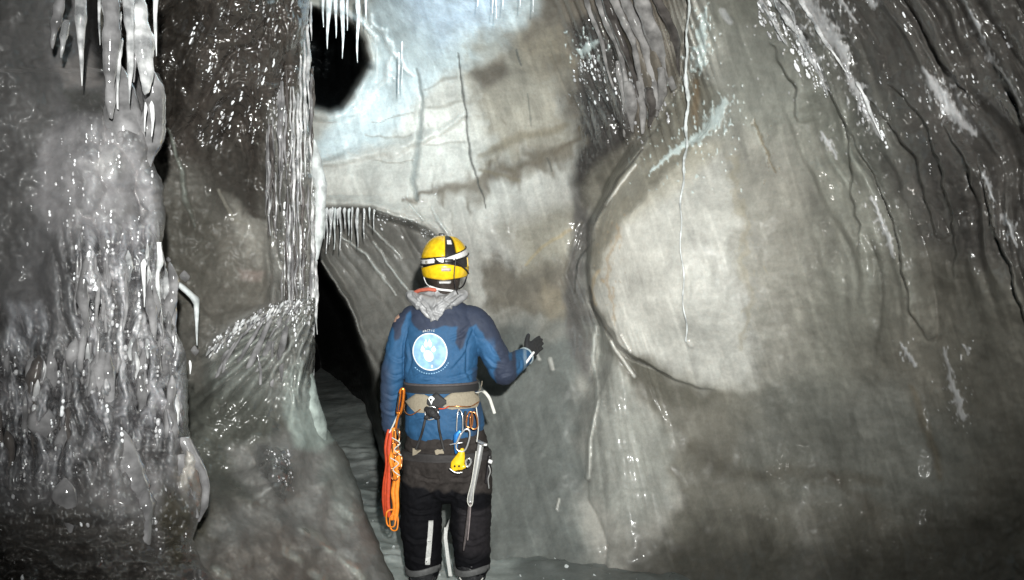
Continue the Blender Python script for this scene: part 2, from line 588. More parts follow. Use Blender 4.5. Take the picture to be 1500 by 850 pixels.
W1.area([(862, 470), (884, 480), (905, 520), (935, 590), (985, 640), (980, 740), (920, 790), (890, 750), (862, 720), (857, 650), (872, 590), (868, 520)], 14, (.27, .275, .252), .85, warp=8, wet=.35, grain=14)
W1.area([(1100, 575), (1300, 560), (1440, 640), (1400, 760), (1150, 740), (1080, 680)], 40, (.13, .134, .122), .7, warp=20)
W1.area([(1000, 760), (1200, 790), (1500, 730), (1600, 1080), (900, 1080), (900, 800)], 45, (.045, .042, .034), .85, warp=25)  # bottom right corner darkened in the colour, in place of beam falloff
W1.line([(1010, 655), (1060, 682), (1110, 690), (1210, 700), (1285, 700)], [8, 18, 14, 18, 8], (.075, .066, .05), .5, soft=1, warp=10)
W1.line([(1215, 690), (1250, 722), (1290, 760)], [3, 12, 18], (.07, .06, .046), .5, soft=1, warp=10)
W1.line([(1335, 570), (1360, 630), (1378, 700)], [5, 9, 6], (.11, .095, .07), .7, soft=.9, warp=6)

W1.area([(866, 400), (868, 345), (900, 272), (955, 200), (998, 138), (1018, 100), (1030, 100), (1040, 150), (1035, 190), (1000, 232), (945, 285), (905, 330), (884, 372), (876, 405)], 7, (.16, .15, .122), .8, warp=5, grain=6,
        disp=-.04)  # relief shade along the bulge's upper flank, painted into the colour
W1.fold([(864, 418), (880, 462), (905, 496), (935, 524), (975, 548), (1020, 566), (1050, 572)], .06, 60, -1, None)
W1.area([(868, 440), (900, 495), (945, 535), (1000, 566), (1060, 580), (1010, 600), (950, 575), (905, 530)], 12, (.10, .095, .078), .65, warp=8)  # shade beneath the bulge, put into the colour
# relief
WX = X + 18 * pn(X / 160, Y / 160, 5)
u = WX - np.where(Y < 260, .50 * Y, .50 * 260 + .30 * (Y - 260) - .00022 * (Y - 260) ** 2)
reg = sstep(1150, 1330, X - .05 * Y) * (1 - .85 * sstep(470, 620, Y + .1 * (X - 1200)))
n1 = pn(u / 78., Y / 520., 7)
n2 = pn(u / 25. + 3, Y / 260., 8)
pat = .35 + .65 * sstep(-.15, .35, fbm(X / 170, Y / 200, 27, 2))
crease = np.abs(n1) ** .75 * .15 * pat + np.abs(n2) ** .8 * .02 * sstep(.0, .45, fbm(X / 90, Y / 160, 28, 2))
W1.D -= crease * reg
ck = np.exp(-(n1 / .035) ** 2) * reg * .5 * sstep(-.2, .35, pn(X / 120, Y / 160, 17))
W1.C *= (1 - ck)[..., None]  # creases darkened in the colour, as painted shade
reg6 = sstep(1090, 1190, X - .15 * Y) * (1 - sstep(380, 520, Y)) * (.4 + .6 * sstep(-.3, .3, fbm(X / 130, Y / 130, 29, 2)))
fl6 = pn(u / 30. + .35 * pn(X / 80, Y / 80, 26), Y / 420., 25)
fl7 = pn(u / 11., Y / 200., 18)
W1.D -= (sstep(-.35, .35, fl6) * .045 + fl7 * .007) * reg6
W1.C *= (1 + (.42 * fl6 + .28 * fl7) * reg6)[..., None]  # flute crests lightened and hollows darkened in the colour, as shading
W1.W = np.clip(W1.W + .35 * reg6 * sstep(.1, .5, fl6), 0, .95)
# drapery gullies left of the fold, top centre
reg2 = (1 - sstep(0, 60, np.hypot((X - 930) / 1.1, (Y - 60) / 1.6) - 70))
n3 = pn((X - .33 * Y) / 15., Y / 300., 9)
W1.D -= np.abs(n3) ** .7 * .07 * reg2
W1.C *= (1 - .5 * np.exp(-(n3 / .08) ** 2) * reg2)[..., None]  # gully bottoms darkened in the colour, as shade
# streaked fin below the bulge and strands of the gully
reg3 = sstep(455, 500, Y) * (1 - sstep(720, 820, Y)) * (1 - sstep(0, 35, np.abs(X - 915 - .18 * (Y - 600)) - 48))
n4 = pn((X - 880 - .16 * (Y - 480)) / (8. + .035 * (Y - 470)), Y / 260., 10)
W1.D -= np.abs(n4) ** .8 * .015 * reg3
W1.line([(880, 482), (905, 560), (918, 640), (920, 720), (918, 775)], [10, 30, 50, 58, 40], None, disp=.10, soft=1, warp=5)
W1.line([(872, 478), (868, 520), (876, 580), (864, 640), (860, 700)], [3, 3, 3, 3, 3], (.5, .5, .46), .7, disp=.03, warp=2)
reg4 = np.exp(-((X - 850 - .35 * np.abs(Y - 400)) / 26.) ** 2) * sstep(260, 320, Y) * (1 - sstep(480, 520, Y))
W1.D -= np.abs(pn((X - .35 * np.abs(Y - 400)) / 7., Y / 200., 12)) * .04 * reg4
# alcove strands slanting down-right
reg5 = sstep(312, 330, Y) * (1 - sstep(520, 600, Y)) * (1 - sstep(600, 660, X))
n5 = pn((X - .75 * Y + 6 * pn(X / 50, Y / 50, 4)) / 22., Y / 250., 13)
W1.D -= np.abs(n5) ** .7 * .05 * reg5
# right flank is scalloped, everything a little uneven
W1.D -= fbm(X / 150, Y / 150, 14, 5) * .10 * (1 - .5 * sstep(880, 930, X) * (1 - sstep(1080, 1150, X)))
W1.D -= fbm(X / 32, Y / 44, 15, 2) * .008
W1.C *= (1 + .16 * fbm(X / 90, Y / 55, 16, 5) + .10 * fbm(X / 30, Y / 9, 19, 3))[..., None]
W1.C *= (1 + .18 * sstep(.1, .5, fbm((X - .3 * Y) / 14, Y / 120, 23, 3)) - .14 * sstep(.1, .5, fbm((X - .3 * Y) / 18, Y / 140, 24, 3)))[..., None]

# cracks, joints and rust lines
DK = (.09, .095, .09)
W1.line([(612, 100), (619, 150), (617, 190), (609, 230), (606, 262), (612, 292)], [2, 3, 5, 6, 5, 3], (.22, .245, .24), .75, disp=-.02, warp=3, soft=.9, grain=.4)
W1.line([(671, 78), (675, 108), (681, 140), (683, 190), (688, 236), (699, 262), (711, 305)], [1.2, 1.8, 2, 1.6, 2, 1.4, .6], (.08, .085, .08), .85, disp=-.02, warp=4, soft=.8, grain=.5)
W1.line([(756, 72), (764, 95)], 1.6, DK, .8, warp=2)
W1.line([(772, 138), (778, 185)], 1.2, DK, .5, warp=2)
W1.line([(802, 232), (808, 250)], 1.4, DK, .6, warp=2)
for pts, w_ in (([(624, 160), (650, 155), (680, 146)], 3), ([(622, 213), (650, 214), (680, 211)], 2.2), ([(545, 178), (605, 170)], 2), ([(540, 200), (603, 196)], 3),
                ([(545, 235), (604, 236)], 2.5), ([(622, 134), (650, 120), (668, 112)], 3)):
    W1.line(pts, [w_ * .5, w_ * 1.3, w_ * .5], (.27, .255, .22), .5, disp=-.01, warp=7, soft=1)
W1.line([(700, 247), (730, 258), (760, 262)], 3, (.2, .17, .12), .6, warp=6, soft=.9)
W1.line([(1100, 170), (1115, 215), (1135, 255)], [2, 3, 2], (.19, .155, .09), .55, warp=9, disp=-.02, soft=1, grain=1)
W1.line([(1078, 240), (1082, 300), (1092, 380), (1095, 460), (1088, 520)], [5, 6, 6, 5, 4], (.28, .25, .18), .4, warp=14, soft=1, grain=1)
W1.line([(905, 330), (898, 370), (890, 420), (900, 470)], [2, 3, 3, 2], (.33, .24, .14), .5, warp=7, soft=1, grain=1.2)
W1.line([(880, 400), (868, 425), (872, 445)], [2, 3, 2], (.50, .38, .22), .5, warp=5, soft=1, grain=1)
W1.line([(1018, 180), (1020, 120)], 6, (.18, .13, .08), .7, soft=.9)
W1.line([(865, 420), (870, 455), (893, 492), (930, 528), (985, 552)], [1.5, 2, 2.5, 2, .5], (.07, .07, .065), .8, disp=-.02, warp=3, soft=.9)
W1.line([(868, 352), (845, 390), (842, 430)], [1.5, 2, 1], (.06, .06, .055), .8, warp=3)
W1.line([(940, 216), (905, 262), (872, 325)], [1.5, 2.2, 1.5], (.055, .05, .045), .85, warp=3, disp=-.02)

for pts, w_ in (([(1180, 60), (1215, 120), (1240, 190), (1248, 260), (1262, 380)], 3), ([(1225, 160), (1280, 250), (1300, 300), (1318, 350), (1322, 400), (1336, 455), (1365, 500)], 3.5),
                ([(1262, 130), (1310, 190), (1342, 235), (1356, 270), (1362, 310), (1375, 350)], 3), ([(1300, 120), (1355, 180), (1385, 260), (1395, 330), (1400, 410)], 3), ([(1380, 180), (1420, 240), (1432, 300)], 2.5),
                ([(1430, 220), (1455, 320), (1478, 390), (1500, 450), (1530, 560)], 3.5), ([(1455, 80), (1500, 180), (1540, 260)], 3), 
                ([(1130, 60), (1160, 120), (1172, 180)], 3), ([(1320, -20), (1380, 90), (1430, 160)], 3), ):
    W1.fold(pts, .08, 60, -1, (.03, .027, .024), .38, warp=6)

# glassy and frosted patches on the right wall
FR = (.52, .53, .54)
for pts, wd, wet in (([(1098, -20), (1130, 25), (1152, 66)], [3, 4, 1], .9), ([(1118, -20), (1150, 20), (1176, 62), (1196, 92), (1213, 138)], [4, 6, 6, 5, 2], 1),
                     ([(1160, -20), (1195, 20), (1222, 62), (1240, 88)], [12, 15, 14, 5], .25), ([(1240, 100), (1258, 140), (1276, 175), (1292, 203)], [3, 8, 6, 1], .6),
                     ([(1350, 98), (1372, 130), (1398, 165), (1424, 196)], [3, 11, 12, 4], .2), ([(1201, 194), (1212, 212), (1224, 234)], [1.5, 5, 1], .5),
                     ([(1276, 288), (1290, 325), (1302, 350), (1311, 378)], [1, 4, 5, 1], .4), ([(1318, 508), (1330, 520), (1342, 534)], [2, 4, 2], .4),
                     ([(1384, 512), (1392, 555), (1402, 585), (1410, 615)], [2, 3, 6, 4], .3), ([(1398, -20), (1430, 40), (1452, 82), (1475, 120), (1494, 154)], [2, 3, 4, 3, 2], .5),
                     ([(1440, 255), (1458, 295)], [3, 2], .5), ([(1470, 318), (1482, 335), (1490, 362)], [4, 4, 1], .4), ([(1225, -10), (1256, 33)], [4, 2], .6),
                     ([(1410, 508), (1416, 520)], [1.5, 1.5], .4), ([(1280, 10), (1262, -15)], [4, 4], .5)):
    W1.line(pts, wd, (.44, .44, .445), .85, disp=.008, wet=wet, warp=4, soft=.9, grain=1.1)
for pts, wd in (([(952, 252), (985, 228), (1020, 205), (1050, 175), (1060, 150)], [1.5, 4, 7, 12, 7]), ([(848, 78), (860, 66), (878, 58)], [5, 8, 4]),
                ([(1023, 92), (1030, 50), (1036, 14)], [9, 8, 3])):
    W1.line(pts, wd, (.50, .57, .56), .9, disp=.02, wet=.9, warp=5, grain=1.2)
W1.line([(820, 150), (850, 140), (875, 120), (890, 90)], [10, 12, 12, 8], None, wet=1, warp=8)
W1.line([(1060, 15), (1070, 30)], 5, FR, .6, wet=1)
for pts, wd in (([(785, 515), (790, 525)], 3), ([(805, 526), (809, 540)], 3), ([(820, 732), (816, 748)], 2), ([(1010, 506), (1007, 502)], 3), ([(895, 500), (915, 530), (931, 552)], 2.5),
                ([(930, 240), (908, 270), (888, 300)], 1.6), ([(910, 490), (925, 515)], 1.5)):
    W1.line(pts, wd, (.55, .54, .5), .85, disp=.015, wet=.8, warp=2)
# alcove highlights: white strands
for pts, wd in (([(545, 308), (575, 314), (600, 322), (625, 340), (640, 352)], [3, 3.5, 3, 2.5, 2]), ([(500, 347), (535, 372), (560, 400), (580, 430)], [1.5, 2, 2, 1]),
                ([(540, 330), (562, 350), (575, 362), (586, 378)], [1.5, 2, 2, 1]), ([(630, 305), (645, 330), (660, 350)], [1.5, 3, 2]), ([(548, 356), (570, 385), (595, 420), (605, 438)], [1.2, 2, 1.5, 1]),
                ([(600, 300), (618, 322)], [2, 2])):
    W1.line(pts, wd, (.55, .56, .53), .85, disp=.03, wet=.9, warp=4, grain=.5)
# frost on the roof lip and the cold bay
for pts, wd in (([(545, 20), (565, 60), (590, 95), (605, 110)], [3, 5, 5, 2]), ([(470, -10), (500, 12), (535, 30), (552, 60)], [3, 5, 5, 3]), ([(520, 170), (560, 120), (572, 80)], [5, 6, 4])):
    W1.line(pts, wd, (.75, .8, .8), .8, disp=.03, wet=.8, warp=8, grain=.6)


# openings
def tunnel(idx, x, y, sdv, m):
    rim = np.exp(-((sdv + 6) / 9.) ** 2) * .10
    W1.D[idx] += -rim + 1.6 * sstep(-2, 16, sdv) + 2.2 * sstep(10, 50, sdv) + .25 * fbm(x / 22., y / 16., 77, 3) * sstep(0, 10, sdv)
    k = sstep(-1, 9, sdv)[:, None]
    W1.C[idx] = W1.C[idx] * (1 - k) + np.array((.012, .0145, .016)) * k  # darkness inside the opening is painted into the colour


W1.area(HOLE, 4, None, warp=3, fn=tunnel)


def crevice(idx, x, y, sdv, m):
    k = np.clip(1 + sdv / 22., 0, 1) * (sdv < 0)
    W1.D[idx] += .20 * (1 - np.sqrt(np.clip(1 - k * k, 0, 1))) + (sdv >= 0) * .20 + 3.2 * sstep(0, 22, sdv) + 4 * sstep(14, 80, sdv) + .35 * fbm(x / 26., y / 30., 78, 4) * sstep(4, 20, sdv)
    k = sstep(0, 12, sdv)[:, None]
    W1.C[idx] = W1.C[idx] * (1 - k) + np.array((.015, .015, .0145)) * k  # unlit depth of the crevice is painted into the colour
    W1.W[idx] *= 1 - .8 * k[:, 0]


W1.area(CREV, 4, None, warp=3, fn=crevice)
W1.line([(440, 80), (470, 66), (500, 75), (540, 96)], [7, 9, 9, 7], (.055, .064, .068), .8, warp=5, soft=.9)
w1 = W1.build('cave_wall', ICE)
tag(w1, 'pale grey-green glacier ice wall with a big smooth bulge, gullies and brown silt bands', kind='structure')

# ------------------------------------------------------------------ left-centre wall with a rolled edge


def edge_sheet(edge, back, width, y_ax, depth, tint, wet, fine=1.75, coarse=12, coarse_w=0, skirt=(0.05, .15, .4, 1.0, 2.2), R=.22, rpx=24):
    """sheet measured leftward from a silhouette line; the edge rolls over and runs on behind"""
    s = np.concatenate([np.arange(0, 6, .6), np.arange(6, width, fine), np.arange(width, width + coarse_w, coarse)])
    s = s[::-1]
    S, Yv = np.meshgrid(s, y_ax)
    ex = np.interp(Yv, [e[1] for e in edge], [e[0] for e in edge])
    ex = ex + 3.5 * pn(Yv / 31., Yv * 0 + .5, 51) + 1.6 * pn(Yv / 9., Yv * 0 + .5, 52)
    X = ex - S
    sh = Sheet(X, Yv, depth, tint, wet)
    sh.S = S
    sh.roll = (R, rpx)
    sh.skirt = skirt
    return sh


def finish_edge(sh, name, mat):
    R, rpx = sh.roll
    k = np.clip(1 - sh.S / rpx, 0, 1)
    sh.D = sh.D + R * (1 - np.sqrt(np.clip(1 - k * k, 0, 1)))
    X, Y, D, C, W_ = sh.X, sh.Y, sh.D, sh.C, sh.W
    for i, dz in enumerate(sh.skirt):
        X = np.concatenate([X, sh.X[:, -1:] - 1.5 * (i + 1)], 1)
        Y = np.concatenate([Y, sh.Y[:, -1:]], 1)
        D = np.concatenate([D, sh.D[:, -1:] + dz], 1)
        C = np.concatenate([C, sh.C[:, -1:] * .8], 1)
        W_ = np.concatenate([W_, sh.W[:, -1:]], 1)
    sh.X, sh.Y, sh.D, sh.C, sh.W = X, Y, D, C, W_
    return sh.build(name, mat)


EB = [(440, -260), (450, -50), (453, 0), (451, 60), (449, 140), (452, 190), (455, 230), (463, 290), (462, 330), (461, 400), (462, 460), (461, 520), (463, 575), (466, 598), (480, 626), (492, 645),
      (508, 672), (522, 705), (530, 735), (544, 770), (560, 808), (578, 850), (600, 900), (640, 1080)]
D_mid = rbf([(200, -200, 3.0), (450, -200, 3.3), (240, 0, 3.35), (340, 0, 3.45), (450, 0, 3.8), (240, 120, 3.6), (340, 120, 3.7), (450, 150, 4.0), (240, 300, 3.9), (340, 300, 4.15), (430, 300, 4.0),
             (240, 420, 3.8), (340, 400, 4.15), (460, 420, 4.0), (240, 560, 3.6), (330, 560, 3.85), (400, 560, 3.85), (460, 560, 4.0), (300, 660, 3.5), (400, 660, 3.55), (480, 660, 3.95),
             (280, 750, 3.0), (400, 760, 3.25), (520, 760, 3.75), (250, 850, 2.6), (400, 850, 2.85), (550, 850, 3.45), (200, 1080, 1.9), (600, 1080, 2.6), (100, 300, 3.6), (100, 800, 2.8)])
ya = axis(-260, -8, 860, 1080, 1.75, 12)
W2 = edge_sheet(EB, None, 330, ya, D_mid, (.115, .11, .098), .2, coarse_w=60)
X, Y = W2.X, W2.Y
# tints
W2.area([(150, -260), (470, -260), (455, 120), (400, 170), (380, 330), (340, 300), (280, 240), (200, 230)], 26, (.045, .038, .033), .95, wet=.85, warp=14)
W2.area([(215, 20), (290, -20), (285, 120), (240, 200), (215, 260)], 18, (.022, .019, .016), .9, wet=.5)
W2.area([(290, 190), (345, 200), (380, 260), (370, 330), (300, 280)], 22, (.05, .046, .04), .8, wet=.5)
W2.area([(280, 330), (330, 320), (400, 400), (440, 350), (430, 300), (450, 460), (330, 470), (260, 480)], 26, (.14, .132, .115), .8, warp=14)
W2.area([(330, 290), (375, 320), (415, 350), (428, 390), (420, 415), (385, 395), (350, 350)], 9, (.27, .262, .235), .8, warp=12, grain=10)
W2.area([(350, 390), (385, 395), (380, 412), (355, 408)], 5, (.24, .2, .18), .7, warp=6)
W2.line([(245, 190), (262, 235), (268, 290), (285, 330)], [2, 3, 5, 3], (.16, .17, .15), .8, disp=.02, warp=4)
W2.line([(320, 280), (340, 318), (360, 330)], [2, 3, 2], (.22, .21, .18), .8, warp=5)
W2.area([(232, 290), (300, 300), (320, 340), (310, 420), (240, 480)], 14, (.085, .08, .068), .7)
W2.area([(300, 515), (335, 480), (380, 455), (440, 440), (460, 480), (440, 620), (370, 600), (300, 580)], 9, (.15, .158, .145), .9, wet=.6, warp=4)
W2.area([(250, 560), (420, 590), (400, 740), (290, 720), (240, 620)], 22, (.075, .078, .068), .9, wet=.5)
W2.area([(330, 660), (420, 640), (470, 640), (540, 760), (600, 900), (600, 1080), (200, 1080), (200, 830), (300, 760), (380, 740)], 16, (.20, .198, .188), .95, wet=.12, warp=12)
W2.area([(417, 545), (440, 528), (462, 560), (472, 600), (492, 640), (470, 660), (430, 655), (415, 610)], 7, (.34, .39, .36), .95, wet=.4, warp=4)
W2.area([(480, 655), (515, 690), (540, 760), (500, 780), (470, 700)], 12, (.19, .205, .19), .8)
W2.area([(300, 800), (400, 770), (470, 800), (520, 860), (480, 1080), (240, 1080), (250, 880)], 22, (.16, .135, .115), .55, warp=14, grain=14)
W2.area([(210, 720), (300, 740), (310, 790), (250, 830), (190, 820)], 14, (.055, .05, .035), .85, warp=12)
for q in ([(445, 775), (470, 790), (485, 805)], [(310, 835), (335, 845)], [(500, 820), (530, 848)], [(415, 805), (440, 815)], [(460, 835), (475, 850)]):
    W2.line(q, 7, (.30, .30, .27), .8, soft=.8, warp=6, disp=.015, wet=.5)
W2.area([(377, 650), (420, 655), (432, 690), (420, 735), (395, 715), (380, 690)], 6, (.10, .10, .098), .85, wet=.95, warp=6)
# relief
yb = (Y - 60)
uu = X + .55 * np.clip(Y, -260, 230) * (1 - sstep(340, 400, X)) 
ptc = sstep(-.25, .3, fbm(X / 60, Y / 80, 46, 2))
topm = (1 - sstep(170, 330, Y - .35 * (X - 300)))
W2.D -= (np.abs(pn(uu / 34. + .4 * pn(X / 70, Y / 70, 4), Y / 160., 30)) ** .8 * .06 + np.abs(pn(uu / 8., Y / 28., 31)) * .028 * ptc) * topm
W2.C *= (1 + .4 * topm * fbm(uu / 9. + .6 * pn(X / 70, Y / 70, 4), Y / 110., 44, 3))[..., None]
cur = sstep(385, 400, X) * sstep(120, 190, Y) * (1 - sstep(560, 640, Y))
W2.D -= (np.abs(pn(X / 14. + .4 * pn(X / 30, Y / 50, 6), Y / 70., 32)) ** .8 * .05 + cell(X / 8., Y / 16., 75) * .015) * cur
W2.C = W2.C * (1 - .6 * cur[..., None]) + np.array((.17, .17, .16)) * .6 * cur[..., None]
W2.W = np.maximum(W2.W, cur * .9)
# fan: umbrella of fused icicles with a crusted crest
CREST = [(302, 516), (325, 492), (350, 474), (378, 458), (405, 447), (440, 440)]
d, t, sd = seg_dist(X, Y, CREST)
below = sd > 0
s_ = d * sd
fan = sstep(-3, 4, s_) * (1 - sstep(40, 190, s_)) * sstep(285, 350, X + .25 * (Y - 500))
W2.D -= .20 * fan
ang = np.arctan2(Y - 420, X - 480)
rr = np.hypot(X - 480, Y - 420)
W2.D -= (np.abs(pn(ang * 11., rr / 160., 33)) ** .7 * .06) * fan
W2.C *= (1 + .8 * fan * (np.abs(pn(ang * 11., rr / 160., 33)) - .25))[..., None]
crest = np.exp(-((s_ - 4) / 9.) ** 2) * sstep(300, 312, X) * (1 - sstep(440, 450, X))
kb = cell(X / 9., Y / 9., 34)
W2.D -= crest * kb * .05
W2.C = W2.C * (1 - (.8 * crest * kb)[..., None]) + np.array((.42, .41, .40)) * (.8 * crest * kb)[..., None]
W2.W = np.maximum(W2.W, crest)
# lower mound
low = sstep(620, 720, Y)
W2.D -= low * (fbm((X - .4 * Y) / 80, (Y + .5 * X) / 60, 35, 2) * .10 + fbm(X / 30, Y / 26, 36, 2) * .008)
W2.C *= (1 + low * .22 * fbm((X - Y * .5) / 60, (Y + X * .3) / 18, 37, 4))[..., None]
lump = np.exp(-(((X - 402) / 32.) ** 2 + ((Y - 690) / 42.) ** 2))
W2.D -= lump * (cell(X / 17., Y / 13., 38) * .09 + .08)
W2.D -= np.exp(-(((X - 440) / 28.) ** 2 + ((Y - 600) / 60.) ** 2)) * .10
W2.D -= fbm(X / 90, Y / 90, 39, 5) * .12 + fbm(X / 30, Y / 36, 40, 2) * .010
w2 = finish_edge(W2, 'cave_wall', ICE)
tag(w2, 'dark wet ice wall with fused strands, a fan of ice and a silty mound at its foot', kind='structure')

# ------------------------------------------------------------------ nearest wall and lumpy ice mass, far left
EC = [(135, -260), (140, -20), (150, 60), (165, 100), (232, 106), (238, 120), (233, 140), (240, 160), (238, 182), (226, 196), (231, 215), (225, 236), (236, 265), (241, 300), (243, 340), (236, 370), (240, 420),
      (243, 455), (258, 480), (272, 520), (276, 560), (274, 610), (284, 650), (296, 676), (303, 704), (301, 735), (291, 764), (282, 790), (300, 830), (330, 870), (380, 1080)]
D_near = rbf([(-300, -200, 1.9), (0, -200, 2.3), (150, -200, 2.7), (-300, 200, 2.0), (0, 150, 2.5), (100, 60, 2.75), (150, 60, 3.0), (230, 120, 2.75), (150, 200, 2.6), (230, 250, 2.75), (0, 400, 2.5),
              (150, 400, 2.5), (240, 450, 2.75), (0, 600, 2.35), (150, 600, 2.35), (270, 600, 2.65), (-300, 700, 1.8), (0, 720, 2.2), (150, 720, 2.25), (290, 720, 2.6), (0, 850, 1.9), (200, 850, 2.1),
              (320, 870, 2.3), (0, 1080, 1.4), (350, 1080, 1.7), (-300, 1080, 1.2)])
W3 = edge_sheet(EC, None, 320, ya, D_near, (.115, .113, .115), .35, coarse_w=330, R=.16, rpx=20)
X, Y = W3.X, W3.Y
W3.area([(-400, -260), (60, -260), (80, 60), (100, 130), (60, 250), (10, 420), (-400, 420)], 26, (.085, .083, .082), .9, wet=.25, warp=16)
W3.area([(60, 200), (120, 170), (170, 185), (215, 220), (240, 300), (235, 360), (100, 380), (50, 300)], 14, (.20, .195, .20), .9, wet=.45, warp=9, grain=10)
W3.area([(130, 240), (170, 215), (185, 250), (140, 265)], 8, (.24, .235, .235), .8, grain=8)
W3.area([(88, 90), (130, 75), (152, 110), (150, 125), (100, 128)], 4, (.17, .16, .155), .8)
W3.area([(95, 130), (150, 130), (148, 165), (105, 165)], 8, (.075, .075, .07), .8)
W3.area([(120, 330), (235, 330), (275, 560), (270, 640), (130, 650), (105, 480)], 12, (.165, .162, .17), .9, wet=.9, warp=8, grain=8)
W3.area([(140, 400), (178, 395), (180, 560), (160, 625), (142, 560)], 7, (.27, .268, .275), .8, wet=.9, warp=6, grain=12)
W3.area([(192, 420), (214, 430), (216, 540), (196, 560)], 6, (.25, .248, .255), .8, wet=.9, warp=6, grain=12)
W3.area([(8, 440), (60, 440), (70, 500), (15, 520)], 8, (.26, .26, .275), .8, wet=.6, grain=8)
W3.area([(-100, 520), (110, 520), (115, 740), (-100, 740)], 14, (.145, .143, .15), .8, wet=.95, warp=10)
W3.area([(130, 650), (230, 650), (245, 750), (235, 820), (130, 720)], 9, (.155, .15, .152), .9, wet=.5, warp=8, grain=8)
W3.area([(265, 650), (300, 680), (303, 740), (290, 765), (255, 700)], 6, (.24, .225, .205), .9, wet=.5, warp=4)
W3.area([(-400, 735), (120, 730), (250, 790), (330, 860), (400, 1100), (-400, 1100)], 45, (.062, .057, .052), .9, wet=.55, warp=24)
W3.area([(240, 710), (310, 770), (330, 800), (250, 830), (230, 760)], 12, (.045, .04, .028), .9, wet=.6)
W3.area([(140, -100), (165, 20), (170, 110), (140, 110), (128, 40)], 10, (.02, .02, .02), .95)  # recess between the icicles painted near-black, as shade
mass = sstep(60, 130, X + .12 * (Y - 300)) * sstep(120, 190, Y)
msk = np.maximum(mass, sstep(420, 500, Y)) * (1 - sstep(745, 800, Y))
strand_ = np.abs(pn(X / 24. + .35 * pn(X / 60, Y / 60, 2), Y / 90., 60)) ** .8
vert = sstep(310, 380, Y) * (1 - sstep(650, 740, Y)) * msk
W3.D -= vert * (strand_ * .10 + np.abs(pn(X / 9. + .5 * pn(X / 30, Y / 30, 3), Y / 18., 61)) * .028)
W3.D -= msk * (cell(X / 40., Y / 52., 62) * .09 + cell(X / 15., Y / 20., 63) * .026 * sstep(-.2, .4, fbm(X / 50, Y / 50, 74, 2)))
W3.D -= (1 - msk) * fbm(X / 80, Y / 80, 64, 4) * .06
W3.D -= sstep(720, 830, Y) * (fbm(X / 55, Y / 34, 65, 4) * .12 + cell(X / 22., Y / 11., 67) * .03)
W3.C *= (1 + msk * (.45 * fbm(X / 18, Y / 30, 66, 3) + .3 * (cell(X / 13., Y / 19., 63) - .55)))[..., None]
W3.C *= 1 + (vert * (np.clip(strand_, 0, .7) * 1.9 - .62))[..., None]  # shade in the gaps between strands, worked into the colour
fl = sstep(.38, .5, pn(X / 4.5, Y / 8., 68)) * msk
W3.C = W3.C * (1 - .7 * fl[..., None]) + .30 * .7 * fl[..., None]  # pale flecks in the colour, standing in for sparkle
W3.W = np.clip(W3.W + .1 * fbm(X / 30, Y / 30, 69, 3), 0, 1)
w3 = finish_edge(W3, 'cave_wall', ICE)
tag(w3, 'nearest grey ice wall, smooth above and knobbly and glistening below', kind='structure')

# ------------------------------------------------------------------ floor
gx, gy = np.meshgrid(np.arange(-4.5, 5.5, .035), np.concatenate([np.arange(-1.5, 3.6, .15), np.arange(3.6, 7.5, .03), np.arange(7.5, 17, .15)]))
hz = .05 * fbm(gx / .8, gy / .8, 70, 5) + .012 * fbm(gx / .12, gy / .12, 71, 3) - .02
hz += .22 * sstep(6.2, 9.5, gy) - .02 * np.exp(-cell(gx / .34, gy / .3, 79) * 3) + .02 * np.abs(pn(gx / .14, gy / .14, 80))
Cf = np.empty(gx.shape + (3,))
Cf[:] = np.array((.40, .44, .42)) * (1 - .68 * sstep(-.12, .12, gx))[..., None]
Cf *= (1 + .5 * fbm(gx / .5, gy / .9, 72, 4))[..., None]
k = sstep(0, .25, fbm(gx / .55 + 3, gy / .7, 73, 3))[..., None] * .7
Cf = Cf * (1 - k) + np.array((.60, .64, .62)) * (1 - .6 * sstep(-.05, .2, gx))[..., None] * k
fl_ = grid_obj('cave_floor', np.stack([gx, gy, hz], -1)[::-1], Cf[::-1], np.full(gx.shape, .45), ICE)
tag(fl_, 'uneven trampled grey-green ice floor of the cave', kind='structure')

rs = random.Random(21)
cv, cf = [], []
for i in range(420):
    x, y = rs.uniform(-1.5, 1.3), 3.7 + rs.random() ** 1.3 * 3.6
    r = .003 + .016 * rs.random() ** 4
    zi = float(hz[int(np.argmin(np.abs(gy[:, 0] - y))), int(np.argmin(np.abs(gx[0] - x)))])
    b = len(cv)
    q = [Vector((rs.uniform(-1, 1), rs.uniform(-1, 1), rs.uniform(-.5, .8))).normalized() * r * rs.uniform(.7, 1.2) for _ in range(3)]
    q += [-(q[0]) * rs.uniform(.7, 1.1), -(q[1]) * rs.uniform(.7, 1.1), -(q[2]) * rs.uniform(.7, 1.1)]
    cv += [Vector((x, y, zi + r * .25)) + v for v in q]
    cf += [(b, b + 1, b + 2), (b, b + 2, b + 4), (b, b + 4, b + 5), (b, b + 5, b + 1), (b + 3, b + 2, b + 1), (b + 3, b + 4, b + 2), (b + 3, b + 5, b + 4), (b + 3, b + 1, b + 5)]
tag(mesh_obj('ice_chips', cv, cf, M_frost, smooth=False), 'scattered pale chips of ice on the cave floor around the climber', kind='stuff')

# ------------------------------------------------------------------ icicles and strands


